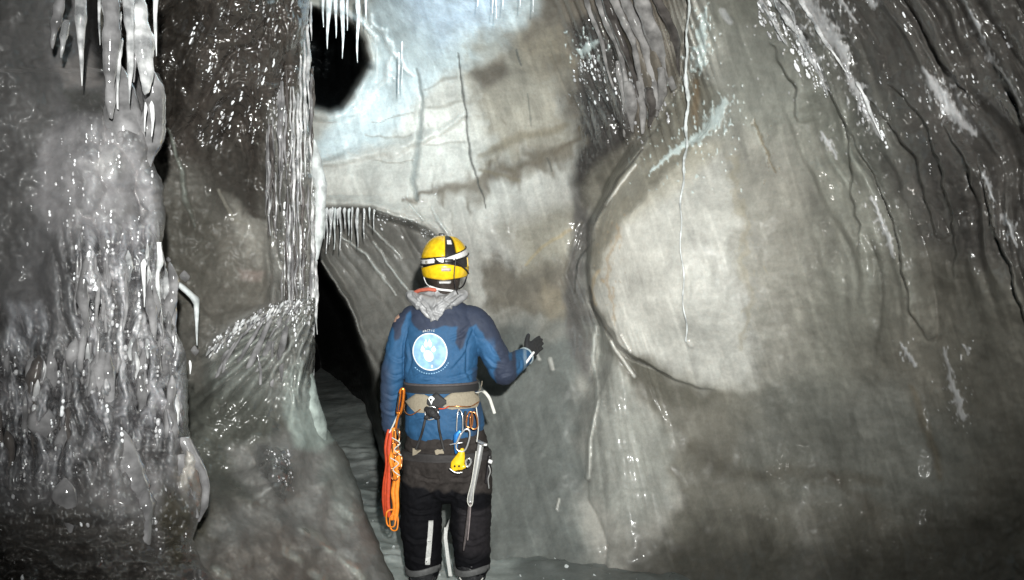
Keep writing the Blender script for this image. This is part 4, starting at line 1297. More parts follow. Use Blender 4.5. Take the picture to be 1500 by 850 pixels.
def box_geo(c, sx, sy, sz, bev=0.0, rot=None):
    bm = bmesh.new()
    bmesh.ops.create_cube(bm, size=1)
    for v in bm.verts:
        v.co = Vector((v.co.x * sx, v.co.y * sy, v.co.z * sz))
    if bev:
        bmesh.ops.bevel(bm, geom=list(bm.edges), offset=bev, segments=2, affect='EDGES', profile=.6)
    M = (rot or Matrix.Identity(3))
    vs = [Vector(c) + M @ v.co for v in bm.verts]
    bm.verts.index_update()
    fs = [tuple(v.index for v in f.verts) for f in bm.faces]
    bm.free()
    return vs, fs


def Q(px, py, dy=0.0):
    """world point on the climber's plane, dy metres farther away"""
    x, y, z = P(px, py, PD)
    return Vector((x, y + dy, z))


M_fabric = plain('jacket_fabric', (.1, .1, .1), .75, tint=True, scale=90, var=.10, bump=.25)
M_trou = plain('trouser_fabric', (.1, .1, .1), .8, tint=True, scale=70, var=.2, bump=.3)
M_trou.node_tree.nodes['Principled BSDF'].inputs['Specular IOR Level'].default_value = .12
M_skin = plain('skin', (.45, .28, .21), .5, scale=80, var=.08)
M_hair = plain('dark_hair', (.03, .022, .018), .5, scale=150, var=.3)
M_glove = plain('black_glove', (.02, .02, .022), .6, scale=90, var=.3)
M_boot = plain('boot_leather', (.022, .022, .024), .45, scale=60, var=.3)
M_rubber = plain('rubber', (.012, .012, .012), .7)
M_yel = plain('yellow_shell', (.84, .53, .012), .34, scale=38, var=.20, bump=.10, coat=.4)
M_blk = plain('black_plastic', (.018, .016, .017), .4, var=.2)
M_wht = plain('white_plastic', (.72, .71, .70), .35, var=.12)
M_silv = plain('silver_nylon', (.29, .29, .295), .42, scale=30, var=.22, bump=.2, bdist=.003)
M_tan = plain('tan_padding', (.29, .25, .185), .8, scale=120, var=.12)
M_web = plain('black_webbing', (.02, .019, .02), .7, scale=200, var=.2)
M_or = plain('orange_webbing', (.86, .26, .02), .55, scale=60, var=.2)
M_red = plain('red_webbing', (.55, .06, .016), .55, scale=60, var=.2)
M_orm = plain('orange_anodised', (.85, .25, .03), .25, .7, var=.08, bump=.02)
M_cop = plain('copper_anodised', (.62, .26, .10), .25, .8, var=.08, bump=.02)
M_alu = plain('bare_aluminium', (.80, .80, .79), .28, .75, var=.08, bump=.02)
M_blu = plain('blue_anodised', (.03, .22, .62), .3, .5, var=.08, bump=.02)
M_logo = plain('logo_blue', (.26, .46, .66), .6, scale=30, var=.3, bump=.1)
M_print = plain('white_print', (.80, .81, .80), .6, scale=60, var=.05)
M_cuff = plain('pale_strap', (.62, .61, .56), .7, var=.1)
M_refl = plain('reflective_tape', (.62, .62, .60), .4, scale=120, var=.15)
M_redneck = plain('red_scarf', (.42, .10, .06), .8, scale=60, var=.2)

person = empty('person', PO)
tag(person, 'climber seen from behind in blue jacket and yellow helmet, right hand out', 'person')

# ---- body: head with a face, neck, trunk, arms, two five-fingered hands, legs and feet in one skin
HC = Q(652, 388)


def finger(base, d1, lens, r, bend, side):
    """base point, direction, segment lengths; curls toward 'bend'"""
    pts = [base]
    d = Vector(d1).normalized()
    for l in lens:
        pts.append(pts[-1] + d * l)
        d = (d + Vector(bend) * .28).normalized()
    return ring_tube(pts, [r, r * .97, r * .88, r * .74], 10, True, 3)


def hand(wrist, ax, up, palm_n, curl, thumb_dir, k_=1.0, grow=0.0):
    """ax = along the palm, up = across the knuckles toward the index side, palm_n = way the palm faces"""
    ax, up, pn_ = Vector(ax).normalized(), Vector(up).normalized(), Vector(palm_n).normalized()
    w_ = Vector(wrist)
    out = []
    for s in (-.028, -.010, .010, .028):
        out.append(ring_tube([w_, w_ + ax * .045 + up * s * .8, w_ + ax * .092 * k_ + up * s], [(.016, .016), (.016 + grow, .014 + grow), (.013 + grow, .012 + grow)], 10, True, 3))
    for s, l, b in ((.030, .074, 1.0), (.010, .082, 1.05), (-.011, .077, 1.15), (-.031, .060, 1.3)):
        base = w_ + ax * (.092 * k_ - abs(s) * .12) + up * s
        dr = (ax + up * s * 1.0).normalized()
        out.append(finger(base, dr, (l * .44, l * .30, l * .26), .0088 + grow, pn_ * curl * b, up))
    tb = w_ + ax * .030 + up * .026 + pn_ * .006
    out.append(ring_tube([tb, tb + Vector(thumb_dir) * .032, tb + Vector(thumb_dir) * .058 + ax * .010, tb + Vector(thumb_dir) * .076 + ax * .026], [.014 + grow, .0125 + grow, .011 + grow, .0085 + grow], 10, True, 3))
    return out


W_R, E_R, S_R = Q(771, 527, .22), Q(738, 545, .05), Q(705, 474, 0)
W_L, E_L, S_L = Q(569, 632, .06), Q(575, 552, -.01), Q(592, 474, 0)
RA = Vector((.50, .62, .42))              # right hand points away, up and to the right, toward the wall
R_up = Vector((-.35, -.25, .85))
R_pn = Vector((.45, .5, -.55))
LA = Vector((.05, .12, -1))
hands_r = lambda g: hand(W_R, RA, R_up, R_pn, .35, Vector((-.1, .45, .85)).normalized(), 1, g)
hands_l = lambda g: hand(W_L, LA, Vector((.05, .9, .15)), Vector((1, 0, 0)), .55, Vector((.35, .6, -.72)).normalized(), 1, g)

head = []
head.append(ring_tube([HC + Vector((0, .005, .075)), HC + Vector((0, .005, .03)), HC + Vector((0, .01, -.03)), HC + Vector((0, .025, -.085))], [(.055, .07), (.076, .095), (.072, .09), (.048, .06)], 24, True, 5))
head.append(ring_tube([HC + Vector((0, .088, .01)), HC + Vector((0, .112, -.028)), HC + Vector((0, .100, -.036))], [.009, .013, .010], 10))       # nose
head.append(ring_tube([HC + Vector((-.024, .088, -.062)), HC + Vector((0, .098, -.062)), HC + Vector((.024, .088, -.062))], [.006, .008, .006], 8))   # lips
head.append(ring_tube([HC + Vector((0, .085, -.098)), HC + Vector((0, .070, -.105))], [.018, .022], 10))       # chin
for s in (-1, 1):
    head.append(ring_tube([HC + Vector((s * .03, .088, .004)), HC + Vector((s * .036, .086, .004))], [.012, .012], 10))      # eyes
    head.append(ring_tube([HC + Vector((s * .020, .093, .022)), HC + Vector((s * .048, .083, .022))], [.007, .006], 8))     # brow
    head.append(ring_tube([HC + Vector((s * .078, .0, .018)), HC + Vector((s * .086, -.008, -.002)), HC + Vector((s * .078, .0, -.028))], [(.008, .016), (.009, .018), (.007, .010)], 10))   # ears
body_parts = head + [
    ring_tube([Q(652, 412, .005), Q(651, 430), Q(650, 450)], [.056, .060, .075], 20),
    ring_tube([Q(650, 450), Q(648, 470), Q(647, 500), Q(646, 530), Q(646, 570), Q(648, 610), Q(652, 645), Q(653, 668)],
              [(.11, .07), (.19, .095), (.185, .11), (.17, .11), (.155, .10), (.16, .105), (.17, .12), (.15, .11)], 28),
    ring_tube([S_R, S_R.lerp(E_R, .5), E_R], [.058, .050, .042], 16), ring_tube([E_R, E_R.lerp(W_R, .4), W_R], [.042, .038, .027], 16),
    ring_tube([S_L, S_L.lerp(E_L, .5), E_L], [.058, .050, .042], 16), ring_tube([E_L, E_L.lerp(W_L, .4), W_L], [.042, .038, .027], 16),
]
for hx, kx, ax_ in ((626, 618, 620), (680, 690, 691)):
    body_parts.append(ring_tube([Q(hx, 655, 0), Q((hx + kx) / 2, 700, .01), Q(kx, 735, .015), Q((kx + ax_) / 2, 775, -.01), Q(ax_, 815, -.005), Q(ax_, 843, 0)], [.088, .075, .057, .056, .042, .038], 18))
    body_parts.append(ring_tube([Q(ax_, 846, -.03), Q(ax_, 848, .05), Q(ax_, 852, .15)], [(.034, .03), (.038, .024), (.040, .016)], 14))
body = fused('body', body_parts + hands_r(0) + hands_l(0), M_skin, person, .0065, 2)

# ---- trousers
CH, BK = np.array((.036, .031, .029)), np.array((.005, .005, .0065))


def crease(px, py, co, a=.006, s=1.0):
    return (np.abs(pn((px + .5 * py) / (17 * s), (py - .3 * px) / (13 * s), 81)) ** .65 * a * 2.0 + pn(px / 38, py / 24, 82) * a * .7 + np.abs(pn((px - .8 * py) / (9 * s), (py + co[:, 1] * 200) / (20 * s), 83)) * a * .7)


def grooves(px, py, lines, a=.006, w_=1.7):
    r = 0
    for pts in lines:
        d, t, sd = seg_dist(px, py, pts)
        n = len(pts) - 1
        tp = np.sin(np.pi * np.clip(t / n, .02, .98)) ** .5
        r = r - a * tp * np.exp(-(d / w_) ** 2) + a * .9 * tp * np.exp(-((d - 3.2) / (w_ * 1.5)) ** 2) * (sd > 0)
    return r


TG = [[(597, 736), (618, 742), (642, 740)], [(598, 751), (620, 748), (643, 752)], [(668, 737), (690, 744), (714, 741)], [(667, 752), (692, 749), (715, 754)], [(652, 700), (636, 716), (612, 726)], [(656, 702), (672, 718), (700, 727)],
      [(606, 686), (630, 694), (650, 694)], [(660, 690), (684, 694), (706, 686)], [(598, 775), (612, 784), (640, 780)], [(672, 778), (694, 786), (714, 780)], [(600, 806), (622, 812), (642, 806)], [(670, 808), (692, 813), (712, 806)],
      [(600, 650), (625, 655), (648, 650)], [(664, 640), (690, 648), (712, 642)], [(652, 660), (653, 698)]]
JG = [[(598, 552), (620, 546), (646, 550)], [(656, 552), (680, 546), (702, 534)], [(690, 498), (680, 520), (664, 538)], [(602, 500), (606, 525), (600, 545)], [(716, 500), (726, 516), (742, 522)], [(712, 520), (724, 532), (744, 536)], [(728, 556), (736, 548), (752, 546)],
      [(575, 520), (586, 526), (596, 522)], [(570, 545), (582, 550), (590, 546)], [(566, 575), (576, 580), (586, 576)], [(566, 600), (575, 604), (584, 600)], [(606, 612), (622, 606), (640, 612)], [(662, 610), (680, 604), (698, 612)],
      [(696, 478), (686, 500), (684, 540), (690, 556)], [(601, 478), (594, 505), (592, 552)], [(612, 560), (640, 553), (670, 558)], [(660, 494), (676, 488), (690, 474)], [(754, 548), (762, 540), (764, 526)]]


def trou_col(px, py, co, no):
    e = 706 + .12 * (px - 600) + 5 * pn(px / 14., px * 0 + .3, 84)
    k = sstep(-2.5, 2.5, py - e)[:, None]
    c = CH * (1 - k) + BK * k
    k2 = (sstep(736, 742, py) * (1 - sstep(796, 815, py)) * sstep(670, 680, px) * .5)[:, None]
    c = c * (1 - k2) + np.array((.034, .03, .033)) * k2
    c = c * (1 + .25 * pn(px / 9., py / 14., 85))[:, None]
    return c


tp = [ring_tube([Q(649, 600), Q(650, 618), Q(653, 645), Q(654, 675), Q(654, 700)], [(.160, .105), (.178, .12), (.216, .154), (.212, .155), (.17, .13)], 32)]
for pts, rr_ in (([(625, 665), (621, 700), (618, 728), (618, 742), (616, 765), (618, 795), (620, 822), (620, 838)], [.122, .114, .112, .104, .110, .100, .097, .080]),
                 ([(682, 665), (688, 700), (689, 728), (690, 744), (689, 768), (691, 795), (692, 822), (691, 838)], [.120, .114, .112, .104, .106, .096, .091, .078])):
    tp.append(ring_tube([Q(a, b, .01) for a, b in pts], [(r, r * 1.05) for r in rr_], 24))
trousers = fused('trousers', tp, M_trou, person, .0075, 3, lambda px, py, co: crease(px, py, co, .004) + grooves(px, py, TG, .009, 1.9) * (co[:, 1] < PD), trou_col)

# ---- jacket with darker yoke and sleeves
BL, NV = np.array((.017, .080, .180)), np.array((.023, .032, .060))
YOKE = [(560, 430), (640, 425), (715, 430), (730, 470), (745, 520), (752, 568), (728, 566), (722, 545), (735, 530), (720, 505), (697, 474), (688, 480), (681, 500), (674, 512), (670, 498), (672, 478), (655, 476),
        (634, 482), (618, 484), (606, 470), (603, 455), (598, 462), (592, 480), (588, 496), (583, 500), (578, 480), (565, 470)]


def jack_col(px, py, co, no):
    qx = px + 2 * pn(px / 12, py / 12, 91); qy = py + 2 * pn(px / 12, py / 12, 92)
    d, t, sd = seg_dist(qx, qy, YOKE, True)
    k = sstep(-1.5, 1.5, np.where(inside(qx, qy, YOKE), d, -d))
    k = np.maximum(k, sstep(555, 560, px) * 0 + (1 - sstep(566, 584, px)) * sstep(500, 545, py) * .85)           # dark left sleeve
    k = np.maximum(k, sstep(748, 751, px) * (1 - sstep(754, 757, px)) * 1.0)
    k = np.maximum(k, sstep(726, 730, px) * (1 - sstep(750, 753, px)) * sstep(525, 530, py))               # dark elbow panel
    k = np.maximum(k, sstep(690, 694, px) * (1 - sstep(703, 706, px)) * sstep(535, 540, py) * .6)
    c = BL * (1 - k[:, None]) + NV * k[:, None]
    k = (sstep(700, 716, px) * (1 - sstep(722, 728, px)) * sstep(490, 505, py))[:, None] * .35
    c = c * (1 - k) + np.array((.05, .16, .34)) * k
    k = (sstep(766, 768, px) * (1 - sstep(771, 773, px)))[:, None] * .6
    c = c * (1 - k) + np.array((.25, .34, .42)) * k
    c = c * (1 + .16 * fbm(px / 26., py / 30., 93, 3))[:, None]
    return c


jp = [ring_tube([Q(651, 440), Q(650, 452), Q(648, 468), Q(646, 495), Q(645, 525), Q(646, 556), Q(648, 580), Q(650, 603), Q(652, 624)],
                [(.085, .075), (.15, .095), (.200, .118), (.205, .136), (.198, .142), (.188, .138), (.185, .138), (.200, .148), (.210, .156)], 36),
      ring_tube([Q(690, 466, 0), Q(703, 480), Q(720, 512, .02), E_R + Vector((0, -.005, -.005))], [.068, .078, .073, .070], 20),
      ring_tube([E_R, E_R.lerp(W_R, .45), E_R.lerp(W_R, .93)], [.070, .062, .047], 20),
      ring_tube([Q(606, 466, 0), Q(593, 482), Q(582, 520, -.005), E_L], [.066, .070, .064, .059], 20),
      ring_tube([E_L, E_L.lerp(W_L, .5), E_L.lerp(W_L, .93)], [.059, .055, .044], 20)]
jacket = fused('jacket', jp, M_fabric, person, .0065, 3, lambda px, py, co: grooves(px, py, JG, .007, 1.8) * (co[:, 1] < PD + .08) + crease(px, py, co, .0032, 1.2) * (1 - .75 * np.exp(-(((px - 630) / 30.) ** 2 + ((py - 516) / 30.) ** 2))), jack_col)
JB = bvh_of(jacket)
tv, tf = jp[0]
TRB = BVHTree.FromPolygons([Vector(v) for v in tv], tf)
TB = bvh_of(trousers)


def hit(bv, px, py, off=.003):
    """point on the back surface seen at photo pixel (px, py), lifted by off"""
    o = Vector((0, 0, CZ))
    d = (V(px, py, 1) - o).normalized()
    h, n, i, dist = bv.ray_cast(o, d)
    if h is None:
        return Q(px, py, -.15)
    return h + n * off


def patch(name, poly, bv, mat, parent, off=.002, step=1.2, thick=.0012):
    """flat print or badge laid on the fabric: polygon in photo pixels, conformed to the surface"""
    a = np.array(poly, float)
    xs = np.arange(a[:, 0].min(), a[:, 0].max() + step, step); ys = np.arange(a[:, 1].min(), a[:, 1].max() + step, step)
    bm = bmesh.new()
    f = bm.faces.new([bm.verts.new((x, y, 0)) for x, y in poly])
    for x in xs:
        bmesh.ops.bisect_plane(bm, geom=bm.verts[:] + bm.edges[:] + bm.faces[:], plane_co=(x, 0, 0), plane_no=(1, 0, 0))
    for y in ys:
        bmesh.ops.bisect_plane(bm, geom=bm.verts[:] + bm.edges[:] + bm.faces[:], plane_co=(0, y, 0), plane_no=(0, 1, 0))
    og = parent_origin(parent)
    for v in bm.verts:
        v.co = hit(bv, v.co.x, v.co.y, off) - og
    bmesh.ops.recalc_face_normals(bm, faces=bm.faces)
    me = bpy.data.meshes.new(name); bm.to_mesh(me); bm.free()
    me.materials.append(mat)
    me.polygons.foreach_set('use_smooth', [True] * len(me.polygons))
    o = bpy.data.objects.new(name, me); COL.objects.link(o); o.parent = parent
    return o


def ell(cx, cy, a, b, rot=0, n=28, tip=0):
    out = []
    for i in range(n):
        t = 2 * math.pi * i / n
        x, y = a * math.cos(t), b * math.sin(t)
        if tip and y < 0:
            x *= max(.12, 1 - tip * (-y / b))
            y *= 1 + tip * .35
        out.append((cx + x * math.cos(rot) - y * math.sin(rot), cy + x * math.sin(rot) + y * math.cos(rot)))
    return out


# badge with paw print
patch('badge', ell(630, 515.5, 25.2, 27.6, -.25, 48), JB, M_print, jacket, .0022, 2.2)
patch('badge', ell(630, 515.5, 23.6, 26.0, -.25, 48), JB, M_logo, jacket, .0032, 2.2)
for e_ in ((628, 521.5, 6.6, 8.8, -.45, 0), (619.8, 511.5, 3.1, 4.6, -.1, .75), (624.2, 503.5, 2.9, 5.6, .0, .8), (630.0, 503.5, 2.8, 5.6, -.12, .8), (635.3, 511.8, 3.3, 4.2, .1, .75)):
    patch('paw_print', ell(e_[0], e_[1], e_[2], e_[3], e_[4], 22, e_[5]), JB, M_print, jacket, .0042, 1.6)
patch('paw_print', ell(633, 536.5, 1.4, 2.4, 0, 10), JB, M_print, jacket, .0042, 2)


def text_on(txt, cx, cy, size, radius_px, bv, mat, parent, a0):
    """small lettering bent round the badge, each letter a flat print on the fabric"""
    for i, ch in enumerate(txt):
        cu = bpy.data.curves.new('t', 'FONT'); cu.body = ch; cu.size = 1; cu.align_x = 'CENTER'; cu.align_y = 'CENTER'; cu.resolution_u = 2
        t = bpy.data.objects.new('t', cu); COL.objects.link(t)
        me = bpy.data.meshes.new_from_object(t.evaluated_get(bpy.context.evaluated_depsgraph_get()))
        bpy.data.objects.remove(t)
        a = a0 + (i - (len(txt) - 1) / 2) * size * .95 / radius_px
        og = parent_origin(parent)
        for v in me.vertices:
            x, y = v.co.x * size * 1.25, -v.co.y * size * 1.25
            rx = cx + math.sin(a) * radius_px + x * math.cos(a) - y * math.sin(a)
            ry = cy - math.cos(a) * radius_px + x * math.sin(a) + y * math.cos(a)
            v.co = hit(bv, rx, ry, .003) - og
        me.materials.append(mat)
        o = bpy.data.objects.new('letter', me); COL.objects.link(o); o.parent = parent


text_on('ARCTIC', 630, 516, 3.2, 31.5, JB, M_print, jacket, -.06)
for a in np.linspace(2.1, 3.9, 16):       # lower line of lettering, too small to read in the photo: worn flecks of print
    x, y = 630 + math.sin(a) * 30.5, 516 - math.cos(a) * 31.5
    patch('print_fleck', ell(x, y, 1.3, .9, a, 6), JB, M_logo, jacket, .003, 3)

# ---- hood of an inner shell, crumpled silver nylon over the collar


def hood_disp(px, py, co):
    r = pn(px / 22., py / 22., 95) * .010 - .004
    for pts, a, w_ in (([(604, 432), (622, 448), (634, 466)], .010, 2.6), ([(612, 430), (630, 446), (640, 468)], .009, 2.2), ([(678, 434), (662, 448), (648, 468)], .010, 2.6), ([(668, 430), (655, 440), (640, 452)], .009, 2.2),
                       ([(640, 428), (646, 440), (642, 452)], .007, 2), ([(650, 434), (664, 444), (668, 454)], .008, 2), ([(620, 436), (616, 450)], .007, 2), ([(626, 452), (650, 458)], .007, 2)):
        d, t, sd = seg_dist(px, py, pts)
        r = r - a * np.exp(-(d / w_) ** 2) + a * .8 * np.exp(-((d - 3.2) / w_) ** 2) * (sd > 0)
    return r


hood = fused('hood', [ring_tube([Q(604, 432, -.03), Q(616, 441, -.075), Q(640, 446, -.095), Q(662, 440, -.08), Q(679, 432, -.04)], [.034, .044, .052, .048, .032], 18),
                      ring_tube([Q(616, 432, -.02), Q(640, 452, -.10), Q(664, 432, -.03)], [(.04, .03), (.055, .036), (.04, .03)], 18),
                      ring_tube([Q(640, 436, -.05), Q(640, 452, -.11), Q(641, 466, -.125)], [(.095, .045), (.075, .03), (.03, .014)], 18),
                      ring_tube([Q(612, 428, 0), Q(640, 424, -.06), Q(668, 428, 0)], [.024, .022, .024], 14)], M_silv, person, .005, 2, hood_disp)
wire('scarf', [Q(604, 431, -.03), Q(616, 426, -.065), Q(630, 424, -.088), Q(640, 425, -.09)], .009, M_redneck, person, flat=(.010, .007))
wire('collar', [Q(632, 420, -.07), Q(645, 424, -.088), Q(662, 426, -.075), Q(673, 428, -.05)], .006, M_print, person)
# hair / balaclava under the helmet
fused('hair', [ring_tube([HC + Vector((0, -.01, .03)), HC + Vector((0, -.02, -.06)), Q(652, 424, -.012)], [(.086, .09), (.084, .082), (.07, .066)], 22)], M_hair, person, .006, 2,
      lambda px, py, co: np.abs(pn(px / 3., py / 12., 97)) * .006, None, lambda co: (co[:, 1] > PD + .05) & (co[:, 2] < HC.z + .03))

# ---- helmet
helmet = empty('helmet', (0, 0, 0)); helmet.parent = person
HO = Q(652, 388, .005)


def helm_pt(th, ph, r=1.0):
    """th around (0 = straight at the lens), ph up from the rim (0) to the crown (pi/2)"""
    rx, ry, rz = .124, .150, .150
    c = math.cos(ph) ** .8 if ph > 0 else math.cos(ph)
    return HO + Vector((math.sin(th) * rx * c * r, -math.cos(th) * ry * c * r, math.sin(ph) * rz * r))


def helm_patch(name, th0, th1, ph0f, ph1f, r0, r1, mat, n=14, m=10):
    """curved panel between radii r0 and r1; ph limits are functions of th"""
    vs, fs = [], []
    for k_, r in ((0, r0), (1, r1)):
        for i in range(n + 1):
            th = th0 + (th1 - th0) * i / n
            a, b = ph0f(th), ph1f(th)
            for j in range(m + 1):
                ph = a + (b - a) * j / m
                e = min(i, n - i, j, m - j)
                vs.append(helm_pt(th, ph, r - (.012 if (k_ and e == 0) else 0)))
    s = (n + 1) * (m + 1)
    for i in range(n):
        for j in range(m):
            q = i * (m + 1) + j
            fs.append((q, q + 1, q + m + 2, q + m + 1))
            fs.append((s + q, s + q + m + 1, s + q + m + 2, s + q + 1))
    for i in range(n):
        for q, q2 in ((i * (m + 1), (i + 1) * (m + 1)), (i * (m + 1) + m, (i + 1) * (m + 1) + m)):
            fs.append((q, q2, q2 + s, q + s))
    for j in range(m):
        for q in (j, n * (m + 1) + j):
            fs.append((q, q + 1, q + 1 + s, q + s))
    return mesh_obj(name, vs, fs, mat, helmet)


tau = 2 * math.pi
# inner dark liner shell all round, yellow panels over it
helm_patch('liner', -math.pi, math.pi, lambda t: -.42 - .22 * math.cos(t), lambda t: 1.55, .86, .955, M_blk, 48, 14)
helm_patch('rear_panel', -1.75, 1.75, lambda t: -.60 + .12 * abs(t), lambda t: -.06 + .05 * math.cos(3 * t), .95, 1.03, M_yel, 30, 8)
helm_patch('crown_panel', -1.9, .10, lambda t: .22 - .10 * (t + .6) ** 2 * .3, lambda t: 1.38, .95, 1.05, M_yel, 24, 14)
helm_patch('crown_panel', .58, 2.2, lambda t: .36, lambda t: 1.30, .95, 1.045, M_yel, 16, 14)
helm_patch('front_panel', 1.9, 4.3, lambda t: -.05, lambda t: 1.25, .95, 1.035, M_yel, 20, 12)
helm_patch('centre_strip', .12, .56, lambda t: .12, lambda t: 1.45, .95, 1.035, M_blk, 8, 14)
helm_patch('label', .20, .46, lambda t: .72, lambda t: .93, 1.03, 1.05, M_wht, 4, 4)
# white head-torch straps with black edges
helm_patch('torch_strap', -1.7, .12, lambda t: -.02 + .05 * abs(t + .8), lambda t: .16 + .07 * abs(t + .8), 1.0, 1.045, M_wht, 22, 4)
helm_patch('torch_strap', .12, 1.7, lambda t: .02 + .24 * (t - .1), lambda t: .20 + .30 * (t - .1), 1.0, 1.06, M_wht, 18, 4)
for y_ in (0, 1):
    wire('strap_edge', [helm_pt(t, (.16 + .07 * abs(t + .8)) if y_ else (-.02 + .05 * abs(t + .8)), 1.06) for t in np.linspace(-1.7, .12, 10)], .0032, M_blk, helmet)
    wire('strap_edge', [helm_pt(t, (.20 + .30 * (t - .1)) if y_ else (.02 + .24 * (t - .1)), 1.07) for t in np.linspace(.12, 1.7, 10)], .0032, M_blk, helmet)
wire('torch_strap', [helm_pt(.5, .1, 1.05), helm_pt(.8, -.06, 1.06), helm_pt(1.15, -.2, 1.06), helm_pt(1.5, -.3, 1.05)], .005, M_blk, helmet)
wire('torch_strap', [helm_pt(-.35, .20, 1.065), helm_pt(-.18, .06, 1.07), helm_pt(-.05, .02, 1.06)], .004, M_blk, helmet)
helm_patch('buckle', .05, .42, lambda t: .02, lambda t: .15, 1.05, 1.10, M_blk, 5, 4)
helm_patch('label', -.05, .34, lambda t: -.25, lambda t: -.14, 1.03, 1.045, plain('pinkish_label', (.5, .40, .36), .5), 5, 3)
helm_patch('reflector', -.22, .42, lambda t: -.74, lambda t: -.64, .98, 1.02, M_wht, 6, 3)
for th in (-1.25, -.75, -.25):
    helm_patch('vent', th - .09, th + .09, lambda t: .02, lambda t: .11, 1.045, 1.058, M_blk if th != -.75 else plain('vent_grey', (.3, .28, .25), .5), 4, 3)
wire('torch_cable', [helm_pt(.52, .16, 1.08), helm_pt(.50, 0, 1.08), helm_pt(.47, -.2, 1.08), Q(668, 412, -.13), Q(671, 426, -.11), Q(674, 434, -.09)], .0028, M_blk, helmet)
wire('chin_strap', [helm_pt(-1.5, -.25, .98), Q(622, 408, -.02), Q(627, 418, 0), Q(640, 424, .05)], .0025, M_wht, helmet)
wire('chin_strap', [helm_pt(1.5, -.12, 1.0), Q(683, 408, -.01), Q(677, 420, .02), Q(664, 426, .06)], .004, M_blk, helmet)
# the torch itself, on the brow
tl = mesh_obj('head_torch', *box_geo(HO + Vector((0, .160, .045)), .062, .036, .042, .008), M_blk, helmet)
mesh_obj('lens', *ring_tube([HO + Vector((0, .176, .045)), HO + Vector((0, .184, .045))], [.015, .014], 16, False), M_wht, tl)
mesh_obj('top_clip', *box_geo(helm_pt(-.55, 1.38, 1.06) + Vector((0, .03, .0)), .030, .04, .02, .005), M_blk, helmet)

# ---- gloves over the hands
fused('glove', [ring_tube([W_R - (W_R - E_R).normalized() * .02, W_R + RA.normalized() * .02], [.036, .031], 16)] + hands_r(.0035), M_glove, person, .0042, 2)
fused('glove', [ring_tube([W_L + Vector((0, 0, .03)), W_L + Vector((0, 0, -.02))], [.040, .033], 16)] + hands_l(.0035), M_glove, person, .0042, 2)
dr_ = (W_R - E_R).normalized()
wc = E_R.lerp(W_R, .95)
A_ = dr_.cross(Vector((0, 0, 1))).normalized(); B_ = A_.cross(dr_).normalized()
wire('cuff_strap', [wc + dr_ * .012 + (A_ * math.cos(t) + B_ * math.sin(t)) * .045 for t in np.linspace(0, tau, 16)[:-1]], .004, plain('grey_cuff', (.30, .36, .38), .6), person, closed=True, flat=(.007, .003))
wire('glove_tab', [Q(783, 519, .13), Q(779, 524, .12), Q(774, 531, .12), Q(770, 536, .12)], .006, M_wht, person, flat=(.007, .004))

# ---- reflective strips and boots
for pts in ([(631, 762), (630, 780), (628, 805), (626, 827)], [(657, 760), (656, 775), (659, 800), (663, 829)]):
    wd_ = 3.4 if pts[0][0] < 640 else 2.4
    patch('reflective_strip', [(x - wd_, y) for x, y in pts] + [(x + wd_, y) for x, y in reversed(pts)], TB, M_refl, trousers, .003, 3)
for s, cx_ in ((-1, 620), (1, 691)):
    b = fused('boot', [ring_tube([Q(cx_, 826, 0), Q(cx_, 846, 0), Q(cx_, 852, .01)], [(.082, .088), (.070, .078), (.060, .075)], 20),
                       ring_tube([Q(cx_, 850, -.03), Q(cx_, 849, .06), Q(cx_ + s * 2, 852, .17)], [(.05, .035), (.052, .034), (.048, .026)], 16)], M_boot, person, .006, 2,
              lambda px, py, co: np.abs(pn(px / 9., py / 5., 98)) * .006)
    mesh_obj('sole', *ring_tube([Q(cx_, 857, -.08), Q(cx_, 857, .02), Q(cx_ + s * 2, 857, .12), Q(cx_ + s * 3, 856, .22)], [(.044, .012), (.050, .012), (.054, .012), (.036, .012)], 16), M_rubber, b)
    wire('boot_cuff', [Q(cx_, 830) + Vector((math.sin(t) * .094, -math.cos(t) * .10, .010 * math.sin(2 * t))) for t in np.linspace(0, tau, 20)[:-1]], .01, plain('grey_gaiter', (.10, .10, .10), .6), b, closed=True, flat=(.018, .004))
    for q in ((-5, 0), (2, 0)) if s < 0 else ((8, -2),):
        wire('heel_loop', [Q(cx_ + q[0] + 2, 845, -.105), Q(cx_ + q[0] + 2, 850, -.115), Q(cx_ + q[0] + 1, 855, -.11)], .004, M_wht, b)
    wire('lace', [Q(cx_ - 16, 838, -.085), Q(cx_ - 8, 846, -.10), Q(cx_, 843, -.108), Q(cx_ + 9, 846, -.10), Q(cx_ + 17, 839, -.08)], .0035, M_cuff if s > 0 else M_web, b)

# ---- harness: belt with tan pads, back piece, leg loops, gear loops
harness = empty('harness', (0, 0, 0)); harness.parent = person


def band(name, cx, cpd, yf, hf, bv, mat, off, th0, th1, thick=.006, n=60, m=4, closed=False):
    """strap round the body: centre line y(th), half height h(th) in px, wrapped on the garment"""
    vs, fs = [], []
    c0 = Q(cx, 600)
    for i in range(n + 1):
        th = th0 + (th1 - th0) * i / n
        d = Vector((math.sin(th), -math.cos(th), 0))
        for j in range(m + 1):
            y = yf(th) + hf(th) * (2 * j / m - 1)
            o = Q(cx, y)
            h, nn, ii, ds = (TRB if bv is JB else bv).ray_cast(o + d * .6, -d)
            p = (h if h is not None else o + d * .15)
            p = p + d * off
            e = .5 if j in (0, m) else 1
            vs.append(p + d * thick * e)
            vs.append(p - d * .004)
    k_ = (m + 1) * 2
    for i in range(n):
        for j in range(m):
            a = i * k_ + j * 2
            fs.append((a, a + 2, a + 2 + k_, a + k_))
            fs.append((a + 1, a + 1 + k_, a + 3 + k_, a + 3))
        for j in (0, m):
            a = i * k_ + j * 2
            fs.append((a, a + k_, a + k_ + 1, a + 1))
    return mesh_obj(name, vs, fs, mat, harness)


